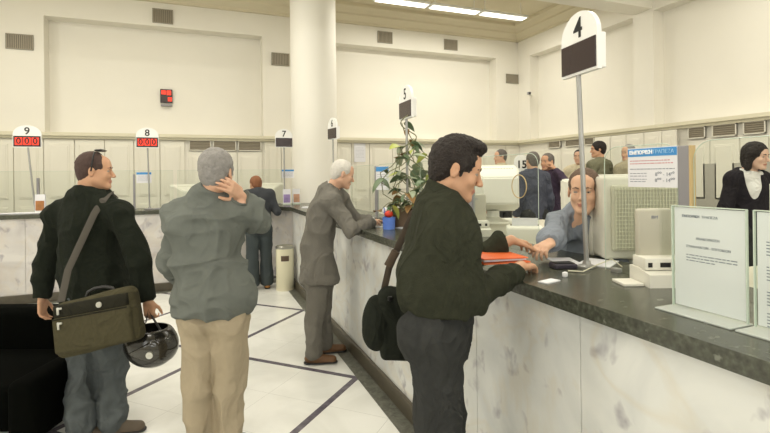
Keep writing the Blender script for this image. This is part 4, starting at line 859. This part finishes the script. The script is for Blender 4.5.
# ------------------------------------------------------------------ desks and machines behind the counters
MDESK = mat('desk_laminate', '#cfcab8', .5)
def desk(lab, x0, x1, y0, y1, z=1.08):
    t = thing('office_desk', lab, 'desk', ((x0+x1)/2, (y0+y1)/2, .2), 0, 'desks behind the counter'); w_, d_ = x1-x0, y1-y0
    MB().box((0, 0, z-.2-.015), (w_, d_, .03), bev=.006).build('desktop', MDESK, t)
    for q in (-1, 1): MB().box((0, q*(d_/2-.02), (z-.23)/2), (w_-.06, .03, z-.23), bev=.004).build('side_panel', MDESK, t)
    MB().box((w_/2-.04, 0, .5), (.02, d_-.08, .5)).build('modesty_panel', MDESK, t)
desk('beige work desk behind the near counter under the monitor', 2.0, 2.95, .2, 1.66); desk('cluttered work desk behind the speaking hole screen', 2.0, 3.6, 2.62, 4.3); desk('work desk behind the potted vine', 2.0, 2.7, 4.4, 6.2)
def monitor_sd(t, w_=.44, h_=.38, d_=.40):
    m = MB(); rings = []
    prof = [(0, 1, 1, 0), (.05, 1, 1, 0), (.055, .97, .97, 0), (d_*.55, .9, .86, .0), (d_, .62, .55, -.01)]
    for y, a, b_, dz in prof:
        hw, hh = w_/2*a, h_/2*b_; rings.append([m.bm.verts.new((x, y, h_/2+.09+z+dz)) for x, z in ((-hw, -hh), (hw, -hh), (hw, hh), (-hw, hh))])
    for a, b_ in zip(rings, rings[1:]):
        for k in range(4): m.bm.faces.new((a[k], a[(k+1) % 4], b_[(k+1) % 4], b_[k]))
    m.bm.faces.new(rings[0]); m.bm.faces.new(rings[-1]); bmesh.ops.recalc_face_normals(m.bm, faces=m.bm.faces)
    bmesh.ops.bevel(m.bm, geom=m.bm.edges[:], offset=.012, segments=3, affect='EDGES'); m.build('casing', MBEIGEL, t, True)
    MB().box((0, -.003, h_/2+.09), (w_*.84, .012, h_*.82), bev=.004).build('screen', mat('dark_screen_glass', '#33393c', .12), t)
    MB().lathe([(.13, 0), (.13, .012), (.08, .03), (.05, .05), (.05, .1)], (0, d_*.38, 0), 28).build('swivel_base', MBEIGEL, t, True)
    g_ = MB()
    for k in range(14): g_.box((-w_*.33+k*w_*.66/13, d_*.32, h_+.09-.0205), (.006, d_*.5, .004), (-.07, 0, 0))
    g_.build('vent_slots', MBEIGE2, t)
def crt(lab, loc, rz, big=True):
    t = thing('computer_monitor', lab, 'monitor', loc, rz, 'beige cathode ray monitors'); monitor_sd(t); return t
# near monitor: deep beige cabinet whose ribbed rear faces the customers
pm = W(651, 262, 2.36); t = thing('computer_monitor', 'large beige monitor with ribbed ventilated back behind the near glass', 'monitor', (pm.x, pm.y, 1.08), math.atan2(Rv.y, Rv.x)-.05, 'beige cathode ray monitors')
m = MB(); m.box((0, .09, .29), (.45, .16, .42), bev=.02, seg=3); m.box((0, .2, .29), (.47, .08, .44), bev=.02, seg=3); m.build('casing', mat('aged_beige_plastic', '#d0cec0', .5), t, True)
m = MB(); m.box((.0, .0, .29), (.38, .03, .33), bev=.008); m.build('rear_cover', mat('aged_beige_recess', '#bfbdaa', .6), t)
m = MB()
for k in range(24): m.box((-.176+k*.0153, -.0165, .29), (.004, .006, .31))
m.build('ribs', mat('rib_plastic', '#cfceb8', .6), t)['kind'] = 'stuff'
m = MB()
for k in range(16): m.box((0, -.02, .145+k*.0193), (.36, .006, .003))
m.build('cross_ribs', mat('rib_plastic', '#cfceb8'), t)['kind'] = 'stuff'
MB().lathe([(.14, 0), (.14, .015), (.07, .04), (.06, .1)], (0, .12, 0), 28).build('swivel_base', MBEIGEL, t, True); MB().box((0, .242, .29), (.42, .01, .34)).build('screen', mat('dark_screen_glass', '#33393c', .12), t)
t = thing('desktop_computer', 'flat beige computer case under the white monitor', 'computer', (2.38, 3.45, 1.08), math.atan2(Rv.y, Rv.x)); MB().box((0, 0, .065), (.42, .4, .11), bev=.008).build('case', MBEIGEL, t); MB().box((0, 0, .005), (.38, .36, .01)).build('feet', MBLACK, t)
crt('white monitor left of the speaking hole screen, behind the customer profile', (2.30, 3.42, 1.2), math.atan2(Rv.y, Rv.x)+PI); crt('tilted white monitor right of the phoning pair', (2.95, 3.0, 1.08), 2.9); crt('beige monitor behind the acrylic notice stands', (2.62, 1.22, 1.08), 2.2)
p = WY(183, 203, YM+.62); crt('beige monitor behind the number eight sign', (p.x, YM+.95, 1.02), PI+.35); p = WY(273, 203, YM+.62); crt('beige monitor behind the number seven sign', (p.x+.02, YM+.95, 1.02), PI-.4)
for lab, x0, x1 in (('long desk behind the back counter on the left', -4.6, -1.6), ('long desk behind the back counter under two monitors', -1.4, 1.35)):
    t = thing('office_desk', lab, 'desk', ((x0+x1)/2, YM+1.0, .2), 0, 'desks behind the counter'); w_ = x1-x0; MB().box((0, 0, .805), (w_, .7, .03), bev=.005).build('desktop', MDESK, t)
    for q in (-1, 1): MB().box((q*(w_/2-.03), 0, .395), (.03, .64, .79)).build('side_panel', MDESK, t)
# customer terminals on the counter
def terminal(lab, loc, rz):
    t = thing('card_terminal', lab, 'terminal', loc, rz, 'customer terminals on the counter')
    m = MB(); m.box((0, .03, .2), (.145, .035, .2), bev=.012, seg=3); m.build('upright_panel', mat('warm_plastic', '#bdb9a8', .5), t, True)
    m = MB(); m.box((0, .0, .085), (.16, .1, .05), bev=.008); m.build('slot_housing', MBEIGEL, t, True)
    for a in (-.06, 0, .055): MB().box((a, -.0505, .082), (.016 if a else .04, .004, .018)).build('slot', MBLACK, t)
    m = MB(); m.prism([(-.09, .0), (-.09, .05), (-.0, .065), (.06, .065), (.06, 0)], 'x', -.085, .085); m.build('base', MBEIGEL, t)
    m = MB(); m.box((-.13, -.01, .006), (.08, .1, .012), bev=.003); m.build('card_tray', MBEIGEL, t); text('lettering', 'IBM', .018, basis((-.005, .0118, .265), (1, 0, 0), (0, 0, 1)), MINKG, t)
pt = W(653, 286, 1.9); terminal('pale card terminal with dark slots on the near counter', (pt.x+.03, pt.y, ZC), math.atan2(Rv.y, Rv.x))
terminal('pale card terminal behind the speaking hole screen, before the white monitor', (1.9, 2.98, ZC), math.atan2(Rv.y, Rv.x))
# small printer near the hands
pp = W(517, 236, 3.05); pp.x = max(pp.x, 2.2); pp.y = max(pp.y, 2.82); t = thing('receipt_printer', 'small white receipt printer beyond the orange folder', 'printer', (pp.x, pp.y, 1.08), -.6)
MB().box((0, 0, .07), (.26, .2, .14), bev=.02, seg=3).build('casing', MBEIGEL, t, True); MB().box((0, .01, .145), (.2, .02, .01)).build('paper_slot', MGDK, t); MB().box((0, -.02, .17), (.18, .004, .06), (.3, 0, 0)).build('paper', MWHITE, t)
# paper piles, folders
def pile(name, lab, cat, loc, rz, n, w_=.21, l_=.297, m_=MWHITE, grp=None):
    t = thing(name, lab, cat, loc, rz, grp)
    for k in range(n): MB().box((random.uniform(-.012, .012), random.uniform(-.012, .012), .0025+k*.005), (w_, l_, .0044), (0, 0, random.uniform(-.12, .12))).build('sheet_bundle', m_, t)
for lab, px, py, z, n in (('low pile of white papers on the desk left of the teller', 528, 208, 1.08, 8), ('spread white papers on the desk beside the reaching arm', 545, 226, 1.08, 3), ('stack of forms on the desk before the white monitor', 500, 232, 1.08, 5), ('pale forms piled on the desk below the phoning pair', 556, 210, 1.08, 9)):
    d_ = (EYE-z)*FPX/(py-173.5); p = W(px, py, min(d_, 4.0)); pile('paper_pile', lab, 'papers', {8: (3.35, 3.5, z), 3: (2.62, 2.86, z), 5: (2.62, 3.95, z), 9: (3.33, 2.95, z)}[n], random.uniform(-.3, .3), n, grp='papers on the work desks')
pile('paper_sheet', 'white paper under the sign pole, right of the clasped hands', 'papers', tuple(WZ(566, 262, ZC)), -.5, 1, .12, .2); pile('paper_sheet', 'white paper on the counter between the sign pole and the monitor', 'papers', tuple(WZ(600, 263, ZC)), -1.0, 1, .15, .2)
p = WZ(549, 282, ZC); pile('paper_slip', 'small white slip lying near the counter edge', 'paper slip', tuple(p), -1.25, 1, .045, .09)
p = WZ(565, 277, ZC); t = thing('eraser', 'small white eraser on the counter by the slip', 'eraser', tuple(p), .4); MB().box((0, 0, .011), (.026, .018, .022), bev=.005).build('block', MWHITE, t)
p = WZ(563, 268, ZC); t = thing('ink_pad', 'small dark ink pad at the foot of the sign pole', 'ink pad', tuple(p), -.3); MB().box((0, 0, .012), (.11, .075, .024), bev=.006).build('case', mat('dark_violet_plastic', '#2f2a38', .4), t); MB().box((0, 0, .0255), (.09, .055, .004)).build('pad', MBLACK, t)
MB().tube([WZ(568, 272, ZC)+Vector((0, 0, .006)), WZ(583, 273, ZC)+Vector((0, 0, .006)), WZ(598, 267, ZC)+Vector((0, 0, .012)), WZ(612, 263, ZC)+Vector((0, 0, .02)), WZ(622, 268, ZC)+Vector((0, 0, .006))], .003, 8).build('cable', MBEIGE, None, True); tag(bpy.data.objects['cable'], 'pale cable looping over the counter by the sign pole foot', 'cable')
p = W(497, 250, 2.12); t = thing('folder', 'orange folder held by the dark-haired customer', 'folder', (p.x, p.y, 1.212)); MO = mat('orange_card', '#e0672c', .5)
MB().box((0, 0, 0), (.24, .16, .005), (0, .03, .0)).build('back_cover', MO, t); MB().box((.0, .012, .012), (.22, .15, .012), (0, .03, .0)).build('sheets', MWHITE, t); MB().box((-.01, 0, .024), (.24, .16, .004), (0.05, .05, .05)).build('front_cover', MO, t)
# pen cup, leaflets, etc on the counter by the plant
p = WZ(389, 229, ZC); t = thing('pen_cup', 'blue cup with red and white stationery left of the potted vine', 'cup', tuple(p)); MB().lathe([(.05, 0), (.055, .1), (.05, .1), (.046, .01)], n=28).build('cup', mat('blue_plastic', '#6488e0', .25), t, True)
MB().ball((.0, .0, .125), (.036, .036, .03), 10).build('red_cap', mat('red_plastic', '#d8402c', .4), t, True); MB().ball((-.01, .05, .15), (.03, .02, .03), 10).build('white_cap', MWHITE, t, True)
for k, c in enumerate(('#2c60c0', '#2f8a50', '#e6e6e6')): MB().cyl((.02*(k-1), .01, .02), (.035*(k-1), .02, .18), .004).build('pen', mat('pen_%d' % k, c, .4), t)
pile('paper_sheet', 'loose white slips on the counter before the suited man', 'papers', tuple(WZ(379, 227, ZC)), .4, 1, .07, .12)
p = WZ(413, 226, ZC); pile('paper_sheet', 'white papers on the counter below the vine', 'papers', (1.62, 3.62, ZC), .3, 2, .1, .15)
def leaflets(lab, px, x_off, cols, z=ZC):
    p = WY(px, 200, YM+.25); t = thing('leaflet_holder', lab, 'leaflet holder', (p.x, YM+.22+x_off, z), .15*(1 if px > 290 else -1), 'leaflet holders on the back counter')
    MB().box((0, .0, .01), (.13, .07, .02), bev=.003).build('holder_base', MEDGE, t); MB().prism([(-.03, .02), (-.02, .25), (0.0, .25), (.02, .02)], 'x', -.06, .06).build('leaflet', MWHITE, t)
    m = MB(); m.box((0, -.031, .1), (.1, .003, .13), (-.043, 0, 0)); m.build('picture', mat(cols[0]+'_print', cols[1], .5, noise=.6, nscale=14), t)
leaflets('leaflet holder with violet print by the number seven sign', 286.5, 0, ('violet', '#9a86b8')); leaflets('leaflet holder with orange print beside the column', 296, .03, ('orange', '#c79a80')); leaflets('leaflet holder with brown print at the foot of the number nine sign', 41.5, -.0, ('brown', '#a8703c'))
p = WY(158, 206, YM+.2); pile('document_tray', 'flat dark documents on the back counter right of number eight', 'papers', (p.x, YM+.22, ZC), .2, 3, .34, .18, MPOST); p = WY(17, 208, YM+.2); pile('paper_sheet', 'white papers on the back counter at the left edge', 'papers', (p.x, YM+.2, ZC), 0, 3, .6, .2); p = W(312, 205, 7.2); pile('paper_sheet', 'white papers at the corner of the counters by the column', 'papers', (1.5, 6.6, ZC), .4, 3)
# potted vine climbing the pole
py_ = Vector((XG-.12, p5.y-.1, ZC)); t = thing('potted_vine', 'tall leafy vine climbing the number five sign pole from a pot', 'potted plant', py_)
MB().lathe([(.07, 0), (.095, .14), (.1, .14), (.1, .16), (.088, .16), (.08, .12)], n=30).build('pot', mat('brown_pot', '#6d5a48', .7), t, True); MB().lathe([(.085, .12), (.085, .135), (.01, .14)], n=20).build('soil', mat('soil', '#352a20', .95), t)
rnd = random.Random(5); stems = MB(); LM = [mat('vine_leaf', '#65795a', .4, noise=.25, nscale=30), mat('vine_leaf_pale', '#a3ad92', .45, noise=.25, nscale=30), mat('vine_leaf_yellow', '#b3bd5c', .45), mat('dry_leaf', '#8a6a3e', .7)]
leaves = []
for k in range(9):
    a = rnd.uniform(0, 2*PI); p = Vector((0, 0, .13)); pts = [p.copy()]; drift = Vector((math.cos(a), math.sin(a), 0)); top_ = rnd.uniform(.35, .86) if k > 1 else .98
    n_ = 14
    for i in range(n_):
        z = .13+(top_-.13)*i/n_; rad = .07+.19*math.sin(min(1, i/n_*1.3)*PI)*rnd.uniform(.7, 1.2); aa = a+i*.35; pts.append(Vector((.1*min(1, i/6)+rad*math.cos(aa), .08*min(1, i/6)+rad*math.sin(aa), z)))
    if k > 3:
        for i in range(5): pts.append(pts[-1]+Vector((math.cos(a)*.03, math.sin(a)*.03, .01-.025*i)))
    stems.tube(pts, .004, 6)
    for i in range(3, len(pts)): 
        for r_ in range(2 if k > 1 or i < 10 else 1): leaves.append((pts[i].lerp(pts[i-1], rnd.random()), rnd))
for k in range(8):
    a = rnd.uniform(0, 2*PI); pts = [Vector((0, 0, .14))]
    for i in range(5): pts.append(pts[-1]+Vector((math.cos(a)*.04, math.sin(a)*.04, .05-.025*i)))
    stems.tube(pts, .0035, 6); leaves += [(pts[i], rnd) for i in (2, 3, 4, 5)]
stems.tube([(.1+.07*math.cos(k*.5), .08+.07*math.sin(k*.5), .55+k*.02) for k in range(24)], .005, 6)
stems.build('stems', mat('vine_stem', '#7d7f5c', .7), t, True)
def leafmesh(mt, L_, w_):
    m = MB(); n_ = 8; cen = []; l_ = []; r_ = []
    for i in range(n_+1):
        u = i/n_; wd = w_*math.sin(PI*min(1, u**.7))**.8*(1 if u < 1 else 0)+.0005; z = -.35*L_*u*u; cen.append(m.bm.verts.new((0, L_*u, z))); l_.append(m.bm.verts.new((-wd, L_*u-.1*L_*(1-u), z+wd*.35))); r_.append(m.bm.verts.new((wd, L_*u-.1*L_*(1-u), z+wd*.35)))
    for i in range(n_): m.bm.faces.new((cen[i], cen[i+1], l_[i+1], l_[i])); m.bm.faces.new((cen[i], r_[i], r_[i+1], cen[i+1]))
    for f in m.bm.faces: f.smooth = True
    me = bpy.data.meshes.new('leaf'); m.bm.to_mesh(me); m.bm.free(); me.materials.append(mt); return me
LME = [leafmesh(mm, .11, .035) for mm in LM]; rnd.shuffle(leaves)
for k, (p, _) in enumerate(leaves[:98]):
    me = LME[rnd.choice([0, 0, 0, 0, 1, 1, 1, 2, 3])]; o = bpy.data.objects.new('leaf', me); C.objects.link(o); o.parent = t; o.location = p; sc0 = rnd.uniform(.7, 1.45); o.scale = (sc0,)*3; o.rotation_euler = (rnd.uniform(-.9, .5), rnd.uniform(-.5, .5), rnd.uniform(0, 2*PI))

# ------------------------------------------------------------------ small wall things
p0, p1 = WY(160.5, 103, YB+D), WY(172.5, 90, YB+D); t = thing('display_panel', 'small dark wall panel glowing with red figures in the large bay', 'display panel', ((p0.x+p1.x)/2, YB+D, p0.z)); w_, h_ = p1.x-p0.x, p1.z-p0.z
MB().box((0, -.03, h_/2), (w_, .06, h_), bev=.005).build('case', MLED, t)
for a, c, e_, f_ in ((-.4, .62, .36, .3), (.03, .58, .36, .34), (.12, .12, .34, .3)): MB().box(((a+e_/2-.0)*w_, -.062, (c+f_/2)*h_*.98), (e_*w_, .004, f_*h_)).build('red_cell', MRED, t)
MB().box((0, -.05, -.05), (w_*.9, .1, .03), bev=.004).build('bracket', MPOST, t)
p = WX(520, 98, XR); t = thing('security_camera', 'small white security camera in the far corner of the hall', 'camera', (XR-.02, 9.3, p.z)); MB().cyl((.02, 0, 0), (-.04, -.02, 0), .03).build('mount', MBEIGEL, t, True); MB().cyl((-.04, -.02, 0), (-.1, -.06, .02), .012).build('arm', MBEIGEL, t); MB().box((-.13, -.1, .02), (.07, .16, .07), (.15, 0, -.5), bev=.01).build('housing', MPOST, t, True); MB().cyl((-.17, -.18, .01), (-.18, -.2, .008), .025).build('lens', MBLACK, t)
